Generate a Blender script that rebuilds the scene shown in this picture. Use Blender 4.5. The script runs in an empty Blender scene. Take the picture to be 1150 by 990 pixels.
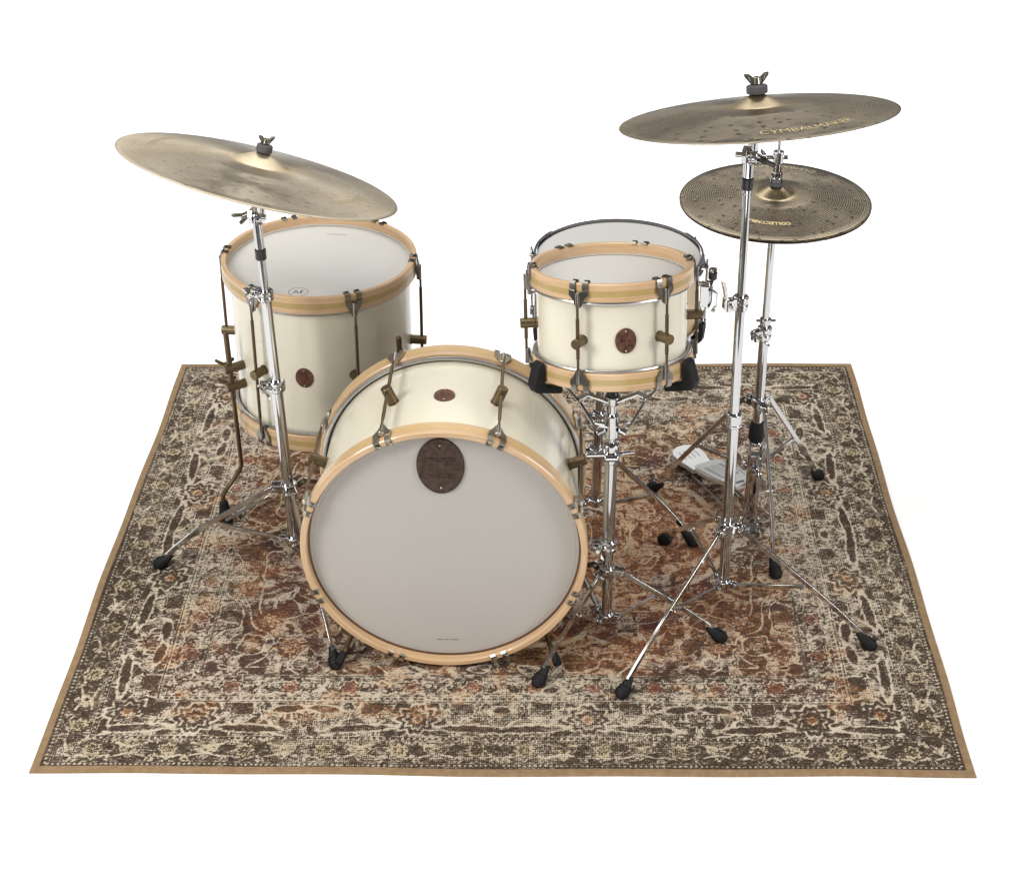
import bpy, math, random
import numpy as np
from mathutils import Vector, Matrix
random.seed(7)
PI = math.pi
scene = bpy.context.scene
COL = scene.collection

# ------------------------------------------------------------------ materials
def new_mat(name):
    m = bpy.data.materials.new(name); m.use_nodes = True
    nt = m.node_tree
    return m, nt, nt.nodes['Principled BSDF']
def nd(nt, typ, **kw):
    n = nt.nodes.new(typ)
    for k, v in kw.items():
        if k in n.inputs.keys() if hasattr(n.inputs, 'keys') else False: n.inputs[k].default_value = v
        else: setattr(n, k, v)
    return n
def lk(nt, a, b): nt.links.new(a, b)
def ramp(nt, fac, stops):
    r = nt.nodes.new('ShaderNodeValToRGB'); e = r.color_ramp.elements
    while len(e) < len(stops): e.new(0.5)
    for i, (p, c) in enumerate(stops):
        e[i].position = p; e[i].color = (c, c, c, 1) if isinstance(c, (int, float)) else (*c, 1)
    lk(nt, fac, r.inputs[0]); return r.outputs[0]
def mixc(nt, fac, a, b, mode='MIX'):
    m = nt.nodes.new('ShaderNodeMix'); m.data_type = 'RGBA'; m.blend_type = mode
    for sock, v in ((m.inputs[0], fac), (m.inputs[6], a), (m.inputs[7], b)):
        if hasattr(v, 'is_linked'): lk(nt, v, sock)
        else: sock.default_value = v if isinstance(v, (int, float)) else (*v, 1)
    return m.outputs[2]
def mth(nt, op, a, b=None, c=None, clamp=False):
    m = nt.nodes.new('ShaderNodeMath'); m.operation = op; m.use_clamp = clamp
    for i, v in enumerate((a, b, c)):
        if v is None: continue
        if hasattr(v, 'is_linked'): lk(nt, v, m.inputs[i])
        else: m.inputs[i].default_value = v
    return m.outputs[0]
def noise(nt, vec, scale, detail=3, rough=.55, dist=0):
    n = nt.nodes.new('ShaderNodeTexNoise'); n.inputs['Scale'].default_value = scale
    n.inputs['Detail'].default_value = detail; n.inputs['Roughness'].default_value = rough; n.inputs['Distortion'].default_value = dist
    if vec is not None: lk(nt, vec, n.inputs['Vector'])
    return n.outputs['Fac']
def coords(nt, kind='Object', scale=(1, 1, 1)):
    t = nt.nodes.new('ShaderNodeTexCoord'); m = nt.nodes.new('ShaderNodeMapping')
    m.inputs['Scale'].default_value = scale; lk(nt, t.outputs[kind], m.inputs['Vector']); return m.outputs[0]
def bump(nt, bsdf, h, strength, dist=.001):
    b = nt.nodes.new('ShaderNodeBump'); b.inputs['Strength'].default_value = strength; b.inputs['Distance'].default_value = dist
    lk(nt, h, b.inputs['Height']); lk(nt, b.outputs[0], bsdf.inputs['Normal'])

def simple(name, col, rough=.5, metal=0., var=.12, nscale=30, coat=0., bmp=0., bscale=200, spec=None):
    m, nt, b = new_mat(name)
    v = coords(nt)
    n = noise(nt, v, nscale, 4)
    c = mixc(nt, n, tuple(x*(1-var) for x in col), tuple(min(1, x*(1+var)) for x in col))
    lk(nt, c, b.inputs['Base Color'])
    b.inputs['Metallic'].default_value = metal; b.inputs['Coat Weight'].default_value = coat
    b.inputs['Coat Roughness'].default_value = .12
    r = ramp(nt, noise(nt, v, nscale*.6, 2), [(.3, max(.02, rough*.93)), (.7, min(1, rough*1.07))])
    lk(nt, r, b.inputs['Roughness'])
    if spec is not None: b.inputs['Specular IOR Level'].default_value = spec
    if bmp: bump(nt, b, noise(nt, v, bscale, 3), bmp)
    return m

M = {}
M['chrome'] = simple('chrome', (.54, .54, .55), .06, 1., .01, 12)
M['chrome_leg'] = simple('worn_chrome', (.58, .57, .555), .11, 1., .03, 14)
M['nickel'] = simple('aged_nickel', (.25, .235, .205), .28, 1., .2, 60)
M['nickel_light'] = simple('worn_nickel', (.46, .43, .37), .30, 1., .15, 60)
M['inlay_pale'] = simple('pale_inlay', (.52, .365, .165), .34, 0., .12, 60, coat=.2)
M['brass'] = simple('antique_brass', (.165, .118, .066), .42, .85, .25, 70, bmp=.15, bscale=400)
M['brass_dark'] = simple('dark_brass_rod', (.12, .082, .048), .36, .85, .25, 80)
M['ring'] = simple('galvanised_ring', (.56, .56, .56), .30, 1., .04, 6)
M['rubber'] = simple('black_rubber', (.006, .006, .0065), .62, 0., .3, 60, bmp=.3, bscale=250, spec=.3)
M['black_felt'] = simple('grey_felt', (.075, .077, .08), .9, 0., .3, 200, bmp=.6, bscale=600)
M['black_plastic'] = simple('black_plastic', (.02, .02, .021), .32, 0., .2, 50)
M['cream'] = simple('cream_lacquer', (.665, .625, .505), .28, 0., .008, 2, coat=.3)
M['snare_shell'] = simple('tan_maple_shell', (.56, .42, .26), .35, 0., .12, 20, coat=.2)
M['ped'] = simple('cast_aluminium', (.66, .66, .64), .34, .55, .04, 20)
M['groove'] = simple('pedal_groove', (.36, .36, .35), .40, .5, .1, 50)
M['ink'] = simple('grey_ink', (.05, .048, .045), .6, 0., .1, 50)
M['gold_ink'] = simple('gold_ink', (.74, .58, .28), .45, .2, .12, 120)
M['pale_ink'] = simple('faded_gold_ink', (.50, .41, .25), .5, .2, .2, 90)
M['rivet'] = simple('rivet', (.55, .45, .36), .3, 1., .1, 50)
M['inlay'] = simple('olive_inlay', (.39, .275, .105), .34, 0., .12, 60, coat=.2)
M['hoop_inner_shadow'] = simple('painted_hoop_shade', (.10, .04, .018), .4, 0., .2, 50)  # dark brown standing in for the shade inside the bass hoop

# maple hoops: grain runs along the bend (uv: u = arc length, v = across)
m, nt, b = new_mat('maple_hoop'); M['maple'] = m
v = coords(nt, 'UV', (7, 260, 1))
g = noise(nt, v, 1, 5, .6, .4)
big = noise(nt, coords(nt, 'UV', (5, 14, 1)), 1, 2)
c = mixc(nt, ramp(nt, g, [(.30, 0), (.70, 1)]), (.43, .275, .148), (.63, .445, .275))
c = mixc(nt, ramp(nt, big, [(.35, 0), (.75, .5)]), c, (.54, .345, .175))
lk(nt, c, b.inputs['Base Color']); b.inputs['Roughness'].default_value = .34; b.inputs['Coat Weight'].default_value = .25
bump(nt, b, g, .08)

# coated drum head
def head_mat(name, col, rough):
    m, nt, b = new_mat(name)
    v = coords(nt)
    n = noise(nt, v, 5, 4); f = noise(nt, v, 900, 2)
    c = mixc(nt, n, tuple(x*.95 for x in col), tuple(x*1.04 for x in col))
    c = mixc(nt, ramp(nt, f, [(.35, 0), (.65, .10)]), c, tuple(x*.8 for x in col))
    lk(nt, c, b.inputs['Base Color']); b.inputs['Roughness'].default_value = rough; b.inputs['Specular IOR Level'].default_value = .3
    bump(nt, b, f, .12, .0005); return m
M['head'] = head_mat('coated_white_head', (.49, .48, .452), .6)
M['bass_head'] = head_mat('smooth_grey_white_head', (.425, .400, .372), .5)

# badge: dark copper with tarnish
def badge_mat(name, a, bcol):
    m, nt, b = new_mat(name)
    v = coords(nt)
    n = noise(nt, v, 110, 5, .6); n2 = noise(nt, v, 380, 3)
    c = mixc(nt, ramp(nt, n, [(.3, 0), (.7, 1)]), a, bcol)
    lk(nt, c, b.inputs['Base Color']); b.inputs['Metallic'].default_value = .45; b.inputs['Roughness'].default_value = .5
    h = mth(nt, 'ADD', n, mth(nt, 'MULTIPLY', n2, .4)); bump(nt, b, h, .5, .0012); return m
M['badge'] = badge_mat('tarnished_copper', (.045, .020, .012), (.17, .075, .045))
M['badge_big'] = badge_mat('blackened_copper', (.022, .013, .008), (.085, .052, .034))

# cymbals: lathe grooves + hammer marks, anisotropic around the centre
def cymbal_mat(name, dark, light, gold, R, ham, rough, groove=.5, dentk=.75):
    m, nt, b = new_mat(name)
    t = nt.nodes.new('ShaderNodeTexCoord')
    sx = nt.nodes.new('ShaderNodeSeparateXYZ'); lk(nt, t.outputs['Object'], sx.inputs[0])
    r = mth(nt, 'SQRT', mth(nt, 'ADD', mth(nt, 'MULTIPLY', sx.outputs[0], sx.outputs[0]), mth(nt, 'MULTIPLY', sx.outputs[1], sx.outputs[1])))
    n1 = noise(nt, t.outputs['Object'], 9, 5, .6, .6); n2 = noise(nt, t.outputs['Object'], 38, 4, .6)
    # ring-wise tone variation
    cr = nt.nodes.new('ShaderNodeCombineXYZ'); lk(nt, mth(nt, 'MULTIPLY', r, 260), cr.inputs[0])
    n3 = noise(nt, cr.outputs[0], 1, 3, .6)
    c = mixc(nt, ramp(nt, n1, [(.3, 0), (.7, 1)]), dark, light)
    c = mixc(nt, ramp(nt, n2, [(.45, 0), (.8, .45)]), c, gold)
    c = mixc(nt, ramp(nt, n3, [(.35, .0), (.7, .28)]), c, tuple(x*.55 for x in dark))
    bellf = ramp(nt, mth(nt, 'DIVIDE', r, R), [(.20, 1), (.30, 0)])
    c = mixc(nt, mth(nt, 'MULTIPLY', bellf, .35), c, gold)
    # hammer marks
    vo = nt.nodes.new('ShaderNodeTexVoronoi'); vo.voronoi_dimensions = '2D'; vo.inputs['Scale'].default_value = ham; vo.inputs['Randomness'].default_value = .85
    lk(nt, t.outputs['Object'], vo.inputs['Vector'])
    dent = ramp(nt, vo.outputs['Distance'], [(.03, 1), (.17, 0)])
    dent = mth(nt, 'MULTIPLY', dent, ramp(nt, mth(nt, 'DIVIDE', r, R), [(.30, 0), (.38, 1)]))
    c = mixc(nt, mth(nt, 'MULTIPLY', dent, dentk), c, tuple(x*.22 for x in dark))
    gcol = mth(nt, 'SINE', mth(nt, 'MULTIPLY', r, 2*PI/.0046))
    gcm = ramp(nt, mth(nt, 'DIVIDE', r, R), [(.32, 0), (.42, 1), (.94, 1), (.97, .3)])
    gcol = mth(nt, 'MULTIPLY', mth(nt, 'MULTIPLY', ramp(nt, mth(nt, 'MULTIPLY_ADD', gcol, .5, .5), [(.25, 1), (.75, 0)]), gcm), groove*.55)
    c = mixc(nt, gcol, c, tuple(x*.35 for x in dark))
    lk(nt, c, b.inputs['Base Color'])
    b.inputs['Metallic'].default_value = .88; b.inputs['Roughness'].default_value = rough
    b.inputs['Anisotropic'].default_value = .82
    tg = nt.nodes.new('ShaderNodeTangent'); tg.direction_type = 'RADIAL'; tg.axis = 'Z'; lk(nt, tg.outputs[0], b.inputs['Tangent'])
    gr = mth(nt, 'SINE', mth(nt, 'MULTIPLY', r, 2*PI/.0046))
    gm = ramp(nt, mth(nt, 'DIVIDE', r, R), [(.34, 0), (.42, 1), (.90, 1), (.93, .4)])
    gr = mth(nt, 'MULTIPLY', mth(nt, 'MULTIPLY', gr, gm), groove)
    gr = mth(nt, 'MULTIPLY', gr, ramp(nt, n1, [(.3, .25), (.65, 1)]))
    fine = noise(nt, cr.outputs[0], 6, 2)
    h = mth(nt, 'ADD', mth(nt, 'ADD', gr, mth(nt, 'MULTIPLY', fine, .15)), mth(nt, 'MULTIPLY', dent, -2.6*dentk))
    bump(nt, b, h, .60 if groove < .8 else .42, .0011)
    return m

# ------------------------------------------------------------------ mesh builder
class MB:
    def __init__(s): s.v = []; s.f = []; s.uv = []
    def add(s, V, F, UV=None):
        o = len(s.v); s.v += [tuple(p) for p in V]; s.f += [tuple(i+o for i in f) for f in F]
        s.uv += UV if UV is not None else [[(0, 0)]*len(f) for f in F]
    def lathe(s, prof, seg=48, mat=None, closed=False, cap=True):
        """prof: (r,z) list revolved about z; mat: Matrix to place"""
        V = []; F = []; UV = []
        n = len(prof); L = [0]
        for i in range(1, n+1):
            a, b2 = prof[i-1], prof[i % n]; L.append(L[-1]+math.hypot(a[0]-b2[0], a[1]-b2[1]))
        Rm = max(p[0] for p in prof)
        for j in range(seg):
            a = 2*PI*j/seg
            for r, z in prof: V.append(Vector((r*math.cos(a), r*math.sin(a), z)))
        for j in range(seg):
            k = (j+1) % seg
            for i in range(n if closed else n-1):
                i2 = (i+1) % n
                F.append((j*n+i, k*n+i, k*n+i2, j*n+i2))
                u0, u1 = 2*PI*Rm*j/seg, 2*PI*Rm*(j+1)/seg
                UV.append([(u0, L[i]), (u1, L[i]), (u1, L[i+1]), (u0, L[i+1])])
        if cap and not closed:
            for i in (0, n-1):
                if prof[i][0] > 1e-6:
                    f = tuple(j*n+i for j in range(seg)); f = f[::-1] if i == 0 else f
                    F.append(f); UV.append([(V[q].x, V[q].y) for q in f])
        if mat is not None: V = [mat @ p for p in V]
        s.add(V, F, UV)
    def cyl(s, p0, p1, r0, r1=None, seg=20, bev=0.0):
        p0, p1 = Vector(p0), Vector(p1); r1 = r0 if r1 is None else r1
        d = p1-p0; L = d.length
        q = d.to_track_quat('Z', 'Y').to_matrix().to_4x4(); mt = Matrix.Translation(p0) @ q
        if bev: prof = [(r0-bev, 0), (r0, bev), (r1, L-bev), (r1-bev, L)]
        else: prof = [(r0, 0), (r1, L)]
        s.lathe(prof, seg, mt)
    def sph(s, c, r, sc=(1, 1, 1), rot=None, seg=16, rings=10):
        prof = [(max(1e-5, r*math.sin(PI*i/rings)), -r*math.cos(PI*i/rings)) for i in range(rings+1)]
        mt = Matrix.Translation(c) @ (rot.to_4x4() if rot else Matrix.Identity(4)) @ Matrix.Diagonal((*sc, 1))
        s.lathe(prof, seg, mt)
    def sweep(s, path, prof, up=(0, 0, 1), cap=True):
        """path of points, prof closed list (a,b) along side / up"""
        P = [Vector(p) for p in path]; n = len(prof); V = []; F = []
        for i, p in enumerate(P):
            t = (P[min(i+1, len(P)-1)]-P[max(i-1, 0)]).normalized()
            u = Vector(up); sd = t.cross(u)
            if sd.length < 1e-4: sd = t.cross(Vector((0, 1, 0)))
            sd.normalize(); u2 = sd.cross(t)
            V += [p+sd*a+u2*b2 for a, b2 in prof]
        for i in range(len(P)-1):
            for j in range(n):
                k = (j+1) % n; F.append((i*n+j, i*n+k, (i+1)*n+k, (i+1)*n+j))
        if cap:
            F.append(tuple(range(n))[::-1]); F.append(tuple((len(P)-1)*n+j for j in range(n)))
        s.add(V, F)
    def tube(s, path, r, seg=12, up=(0, 0, 1)):
        s.sweep(path, [(r*math.cos(2*PI*j/seg), r*math.sin(2*PI*j/seg)) for j in range(seg)], up)
    def bar(s, path, w, h, up=(0, 0, 1)):
        s.sweep(path, [(-w/2, -h/2), (w/2, -h/2), (w/2, h/2), (-w/2, h/2)], up)
    def box(s, c, sz, rot=None):
        c = Vector(c); V = []
        for x in (-.5, .5):
            for y in (-.5, .5):
                for z in (-.5, .5):
                    p = Vector((x*sz[0], y*sz[1], z*sz[2]))
                    V.append(c+(rot @ p if rot else p))
        s.add(V, [(0, 1, 3, 2), (4, 6, 7, 5), (0, 4, 5, 1), (2, 3, 7, 6), (0, 2, 6, 4), (1, 5, 7, 3)])
    def prism(s, poly, axis_o, ax, ay, az, th):
        """2D polygon (convex or simple) extruded th along az, centred"""
        o = Vector(axis_o); n = len(poly); V = []
        for sgn in (-.5, .5):
            V += [o+ax*a+ay*b2+az*(sgn*th) for a, b2 in poly]
        F = [tuple(range(n))[::-1], tuple(range(n, 2*n))]
        F += [(j, (j+1) % n, n+(j+1) % n, n+j) for j in range(n)]
        s.add(V, F)
    def build(s, name, mat, parent=None, world=True, bevel=0, angle=35):
        me = bpy.data.meshes.new(name)
        V = s.v
        if parent is not None and world:
            inv = world_of(parent).inverted(); V = [tuple(inv @ Vector(p)) for p in V]
        me.from_pydata(V, [], s.f)
        uvl = me.uv_layers.new(name='UVMap')
        flat = [c for f in s.uv for p in f for c in p]
        uvl.data.foreach_set('uv', flat)
        me.polygons.foreach_set('use_smooth', [True]*len(me.polygons))
        me.update(); me.set_sharp_from_angle(angle=math.radians(angle))
        me.materials.append(M[mat] if isinstance(mat, str) else mat)
        o = bpy.data.objects.new(name, me); COL.objects.link(o)
        if parent is not None: o.parent = parent
        if bevel:
            bm = o.modifiers.new('bevel', 'BEVEL'); bm.width = bevel; bm.segments = 2; bm.limit_method = 'ANGLE'
        return o
WORLD = {}
def world_of(o):
    m = o.matrix_basis.copy()
    while o.parent is not None: o = o.parent; m = o.matrix_basis @ m
    return m
def thing(name, label, cat, loc=(0, 0, 0), rot=None, group=None):
    o = bpy.data.objects.new(name, None); o.empty_display_size = .05; COL.objects.link(o)
    mt = Matrix.Translation(loc) @ (rot.to_4x4() if rot else Matrix.Identity(4))
    o.matrix_basis = mt
    o['label'] = label; o['category'] = cat
    if group: o['group'] = group
    return o
def basis(n, xhint=(1, 0, 0)):
    n = Vector(n).normalized(); x = Vector(xhint); x = (x-n*x.dot(n)).normalized(); y = n.cross(x)
    return Matrix((x, y, n)).transposed()

# ------------------------------------------------------------------ floor
M['paper'] = simple('white_backdrop_paper', (.96, .96, .96), .8, 0., .003, 2)
M['floor'] = simple('dark_studio_floor', (.05, .05, .052), .6, 0., .1, 3)
fl = MB(); fl.add([(-12, -9, -.012), (12, -9, -.012), (12, 12, -.012), (-12, 12, -.012)], [(0, 1, 2, 3)])
fo = fl.build('floor', 'floor'); fo['kind'] = 'structure'
fl = MB(); fl.add([(-3.4, -.62, -.005), (3.4, -.62, -.005), (3.4, 6.6, -.005), (-3.4, 6.6, -.005)], [(0, 1, 2, 3)])
fo = fl.build('backdrop', 'paper'); fo['kind'] = 'structure'

# ------------------------------------------------------------------ rug
RW, RD, BIND = .925, 1.6, .017
def rng_lattice(seed, n=128): return np.random.RandomState(seed).rand(n, n)
def vn(x, y, seed):
    g = rng_lattice(seed); n = g.shape[0]
    xi = np.floor(x).astype(int); yi = np.floor(y).astype(int); fx = x-xi; fy = y-yi
    fx = fx*fx*fx*(fx*(fx*6-15)+10); fy = fy*fy*fy*(fy*(fy*6-15)+10)
    a = g[xi % n, yi % n]; b_ = g[(xi+1) % n, yi % n]; c_ = g[xi % n, (yi+1) % n]; d_ = g[(xi+1) % n, (yi+1) % n]
    return (a*(1-fx)+b_*fx)*(1-fy)+(c_*(1-fx)+d_*fx)*fy
def fbm(x, y, seed, o=3):
    s = 0; a = 1; t = 0
    for i in range(o): s = s+a*vn(x*2**i+17.3*i, y*2**i+5.1*i, seed+i); t += a; a *= .5
    return s/t
def sm(x, a, b_): t = np.clip((x-a)/(b_-a), 0, 1); return t*t*(3-2*t)

def rug_pattern(X, Y):
    U = np.abs(X); V = np.abs(Y-.8)
    hx, hy = X[0, 1]-X[0, 0], Y[1, 0]-Y[0, 0]
    # hand-drawn irregularity, the same in no two quarters
    wx = (fbm(X*11+3, Y*11, 900, 2)-.5)*.014; wy = (fbm(X*11, Y*11+7, 910, 2)-.5)*.014
    Uw = U+wx; Vw = V+wy
    du = RW-U; dv = .8-V
    d = np.minimum(du, dv); horiz = dv < du
    dw = d+np.where(horiz, -wy, -wx)*.30
    s = np.where(horiz, Uw, Vw)
    L = np.full_like(X, .3); G = np.zeros_like(X); O = np.zeros_like(X); Y2 = np.zeros_like(X)
    px = .0013
    def gl(f):
        gy_, gx_ = np.gradient(f, hy, hx); return np.sqrt(gx_**2+gy_**2)+1e-6
    def line(f, w, lvl=0.):
        dd = np.abs(f-lvl)/np.maximum(gl(f), 3.); return 1-sm(dd, w*.55, w*1.25)
    def rosette(t, q, R, n=8, k=.22):
        r = np.hypot(t, q); th = np.arctan2(q, t); return r/(R*(1-k+k*np.cos(n*th)))
    def put(m_, val):
        nonlocal L; L = L*(1-m_)+val*m_
    def band(a, b_): return sm(dw, a-px, a+px)*(1-sm(dw, b_-px, b_+px))
    def curl(t, q, fr, sd):      # warped noise: its level lines curl like tendrils
        a = fbm(t*fr*.8+3.1, q*fr*.8+8.7, sd+5, 1)-.5; c_ = fbm(t*fr*.8+9.4, q*fr*.8+1.3, sd+6, 1)-.5
        return fbm(t*fr+2.2*a+20, q*fr+2.2*c_+40, sd, 2)-.5
    # outer dotted line
    b0 = band(BIND-.003, .0295); put(b0, .10)
    tt = (s % .0105)-.00525; put((1-sm(np.hypot(tt, dw-.0238), .0020, .0036))*b0, .80)
    # outer guard: dark ground with ringed rosettes and forked tendrils
    b1 = band(.0295, .094); put(b1, .14)
    P = .154; t = ((s+.03) % P)-P/2; q = dw-.0655; ta = np.abs(t)
    f = curl(ta, q, 64, 31)
    put(sm(f, .10, .14)*b1, .42); put(line(f, .0022, .05)*b1, .74); put(line(f, .0016, -.10)*b1*.8, .55)
    Y2 = np.maximum(Y2, b1*.6*sm(f, .02, .12))
    rr = rosette(t, q, .0225, 8, .16)
    put((1-sm(rr, 1.05, 1.2))*b1, .08); put((1-sm(rr, .86, 1.0))*b1, .80); put((1-sm(rr, .50, .64))*b1, .12); put((1-sm(np.abs(rr-.34), .04, .10))*b1, .55); put((1-sm(rr, .12, .2))*b1, .8)
    Y2 = np.maximum(Y2, (1-sm(rr, .8, 1.05))*b1)
    t3 = ((s+.03+P/2) % P)-P/2; e = np.hypot(t3*1.2, q)
    k1 = np.abs(np.abs(q)-.009-.30*np.abs(t3)); put((1-sm(k1, .0016, .0036))*(1-sm(np.abs(t3), .030, .036))*b1, .82)
    rr = rosette(t3, q, .013, 4, .3); put((1-sm(rr, .9, 1.1))*b1, .78); put((1-sm(rr, .45, .6))*b1, .14)
    # dotted double line
    b2 = band(.094, .107); put(b2, .70); put(band(.0965, .1040), .06); tt = (s % .0125)-.00625
    put((1-sm(np.hypot(tt, (dw-.1002)*1.2), .0022, .0040))*b2, .85)
    # main border
    b3 = band(.107, .206); put(b3, .30)
    P = .455; t = ((s+.055) % P)-P/2; ta = np.abs(t); q = dw-.1565
    f = curl(ta, q, 31, 77)
    f2 = curl(ta+1.7, q+.9, 74, 97)
    put(sm(-f, .035, .06)*b3, .66)                                   # pale ground pools
    put(sm(f2, .07, .11)*b3*.9, .12)                                 # small dark motifs
    put(line(f2, .0016, .03)*b3*.85, .72)
    put(sm(f, .045, .065)*b3, .17)                                   # big dark leaves
    put(line(f, .0016, .13)*b3*.8, .60)
    put(line(f, .0023, .012)*b3, .97)                                # their cream outline
    put(line(f, .0013, -.035)*b3*.9, .08)
    rr = rosette(ta, q, .041, 9, .13)
    put((1-sm(rr, 1.22, 1.34))*b3, .90); put((1-sm(rr, 1.03, 1.12))*b3, .08); put((1-sm(np.abs(rr-.72), .06, .12))*b3, .66); put((1-sm(rr, .58, .64))*b3, .10)
    put((1-sm(rr, .30, .38))*b3, .62); put((1-sm(rr, .12, .2))*b3, .2); O = np.maximum(O, (1-sm(rr, .3, .48))*b3*.8)
    for (cx, cy, rx, ry, a) in ((.118, -.028, .060, .010, -.06), (.190, .030, .034, .010, .15)):
        dx = (ta-cx)*math.cos(a)+(q-cy)*math.sin(a); dy = -(ta-cx)*math.sin(a)+(q-cy)*math.cos(a)
        e = np.hypot(dx/rx, dy/ry)+.5*(fbm(ta*110, q*110, 55, 2)-.5)
        put((1-sm(e, 1.25, 1.5))*b3, .90); put((1-sm(e, .9, 1.05))*b3, .10)
    rr = rosette(ta-.2275, q, .026, 8, .2)
    put((1-sm(rr, 1.2, 1.35))*b3, .90); put((1-sm(rr, .92, 1.05))*b3, .12); put((1-sm(np.abs(rr-.55), .06, .14))*b3, .6); put((1-sm(rr, .22, .34))*b3, .72); Y2 = np.maximum(Y2, (1-sm(rr, .3, .55))*b3)
    # inner lines
    b4 = band(.206, .225); put(b4, .80); put(band(.2085, .2110), .10); put(band(.2155, .2225)*.8, .12)
    tt = (s % .013)-.0065; put((1-sm(np.hypot(tt, dw-.219), .0022, .0040))*b4, .80)
    # inner guard
    b5 = band(.225, .284); put(b5, .48)
    P = .126; t = (s % P)-P/2; ta = np.abs(t); q = dw-.2545
    f = curl(ta, q, 68, 131)
    put(sm(f, .02, .05)*b5, .16); put(line(f, .0026, -.05)*b5, .86); put(line(f, .0014, .10)*b5*.8, .6)
    rr = rosette(t, q, .0225, 7, .14)
    put((1-sm(rr, 1.1, 1.25))*b5, .80); put((1-sm(rr, .86, 1.0))*b5, .20); put((1-sm(np.abs(rr-.55), .06, .15))*b5*.8, .6); put((1-sm(rr, .2, .32))*b5, .12)
    G = np.maximum(G, (1-sm(rr, .9, 1.15))*b5*.9); O = np.maximum(O, (1-sm(rr, .7, 1.0))*b5*.5)
    t3 = ((s+P/2) % P)-P/2; e = np.abs(np.abs(t3)-np.abs(q)*.8)
    put((1-sm(e, .004, .008))*(1-sm(np.abs(q), .014, .021))*b5*.8, .80)
    b6 = band(.284, .295); put(b6, .62); put(band(.2875, .2905)*.7, .15)
    # field
    fd = sm(dw, .294, .296)
    c1 = curl(Uw, Vw, 22, 201); c2 = curl(Uw+3, Vw+2, 52, 221); c3 = curl(Uw+1, Vw+5, 13, 241)
    big = fbm(X*3.6+9, Y*3.6+2, 260, 3); big2 = fbm(X*5.2+50, Y*6.5+12, 270, 3); pale = fbm(X*4.5+80, Y*6+31, 290, 3)
    Lf = np.full_like(X, .26)+.50*sm(pale, .44, .60)
    med = Uw/.62+Vw/.47+.07*np.cos(np.arctan2(Vw, Uw+1e-6)*8)
    def pf(m_, val):
        nonlocal Lf; Lf = Lf*(1-m_)+val*m_
    sp_ = sm(med, .98, 1.02)
    pf(sp_*.85, .58)
    pf(sm(-c2, .05, .09)*.85, .62)
    pf(sm(c2, .05, .085), .10)
    pf(line(c2, .0017, .02)*.85, .66)
    pf(sm(c1, .10, .12)*.8, .14)
    pf(line(c1, .0021, .0), .92); pf(line(c1, .0013, .045)*.9, .08)
    pf(line(c3, .0023, .05)*.95, .94); pf(line(c3, .0014, .09)*.9, .08)
    pf((1-sm(np.abs(med-1.0), .010, .02)), .86); pf((1-sm(np.abs(med-.965), .006, .014))*.6, .12)
    pf((1-sm(np.abs(med-.50), .010, .02)), .80); pf((1-sm(np.abs(med-.46), .008, .016)), .06)
    flw = [(.0, .0, .05), (.13, .06, .024), (.0, .155, .028), (.24, .02, .030), (.27, .16, .024), (.11, .25, .024), (.38, .08, .026), (.43, .22, .027), (.20, .35, .024),
           (.36, .31, .025), (.52, .33, .026), (.52, .10, .028), (.58, .21, .022), (.02, .32, .028), (.46, .42, .02), (.28, .43, .022), (.10, .43, .02), (.59, .44, .022), (.17, .16, .02), (.33, .235, .018)]
    Of = np.zeros_like(X); Gf = np.zeros_like(X)
    for k, (cx, cy, R) in enumerate(flw):
        rr = rosette(Uw-cx, Vw-cy, R, 8 if k % 2 else 6, .2)
        pf(1-sm(rr, 1.10, 1.3), .10); pf(1-sm(rr, .88, 1.0), .74 if k % 3 else .45); pf((1-sm(np.abs(rr-.62), .05, .13)), .22); pf(1-sm(rr, .38, .48), .12); pf(1-sm(rr, .14, .24), .8)
        if k % 2 == 0: Of = np.maximum(Of, 1-sm(rr, 1.2, 2.6))
        else: Gf = np.maximum(Gf, 1-sm(rr, 1.0, 2.2))
    inner = 1-sm(np.hypot(X/.66, (Y-.72)/.52), .55, 1.15)
    Gf = np.clip(np.maximum(Gf*.8, sm(big, .38, .56)*(.25+.75*inner)+.15*inner), 0, 1)
    Of = np.clip(np.maximum(Of*.85, sm(big2, .47, .56)*(.50+.55*inner)), 0, 1)
    L = L*(1-fd)+Lf*fd; G = np.maximum(G*(1-fd), Gf*fd); O = np.maximum(O*(1-fd), Of*fd); Y2 = Y2*(1-fd)
    # small knots of drawing all over
    k1 = curl(U+7+wx*.5, V+3+wy*.5, 92, 501); L = L+(sm(k1, -.03, .03)-.5)*.25*sm(dw, .036, .04)
    G = np.maximum(G, .30*sm(fbm(X*5+2, Y*5+8, 520, 2), .45, .65)*sm(dw, .10, .24))
    O = np.maximum(O, .62*sm(fbm(X*13+2, Y*17+8, 530, 2), .62, .72)*sm(dw, .10, .20))
    # wear: rubbed, faded areas and darker, thicker pile
    w = fbm(X*3.1+4, Y*3.1+1, 300, 3); w2 = fbm(X*14, Y*40, 320, 3); w3 = fbm(X*2.3+7, Y*2.3+31, 340, 3)
    wear = sm(w, .52, .74)*.8
    for (cx, cy, rx, ry) in ((.24, .13, .20, .13), (.02, .16, .25, .08), (-.2, 1.36, .4, .2), (.3, 1.40, .45, .2)):
        wear = np.maximum(wear, np.exp(-((X-cx)/rx)**2-((Y-cy)/ry)**2)*.95)
    L = L*(1-.36*wear)+.52*.36*wear
    br = fbm(X*55, Y*150, 360, 2); br2 = fbm(X*38, Y*60, 370, 2)
    keep = .52+.48*sm(br, .36, .56)
    L = .36+(L-.36)*keep+(br2-.5)*.22
    L = L+(w2-.5)*.26-(sm(w3, .45, .7)*.10)*(1-wear)
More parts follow.
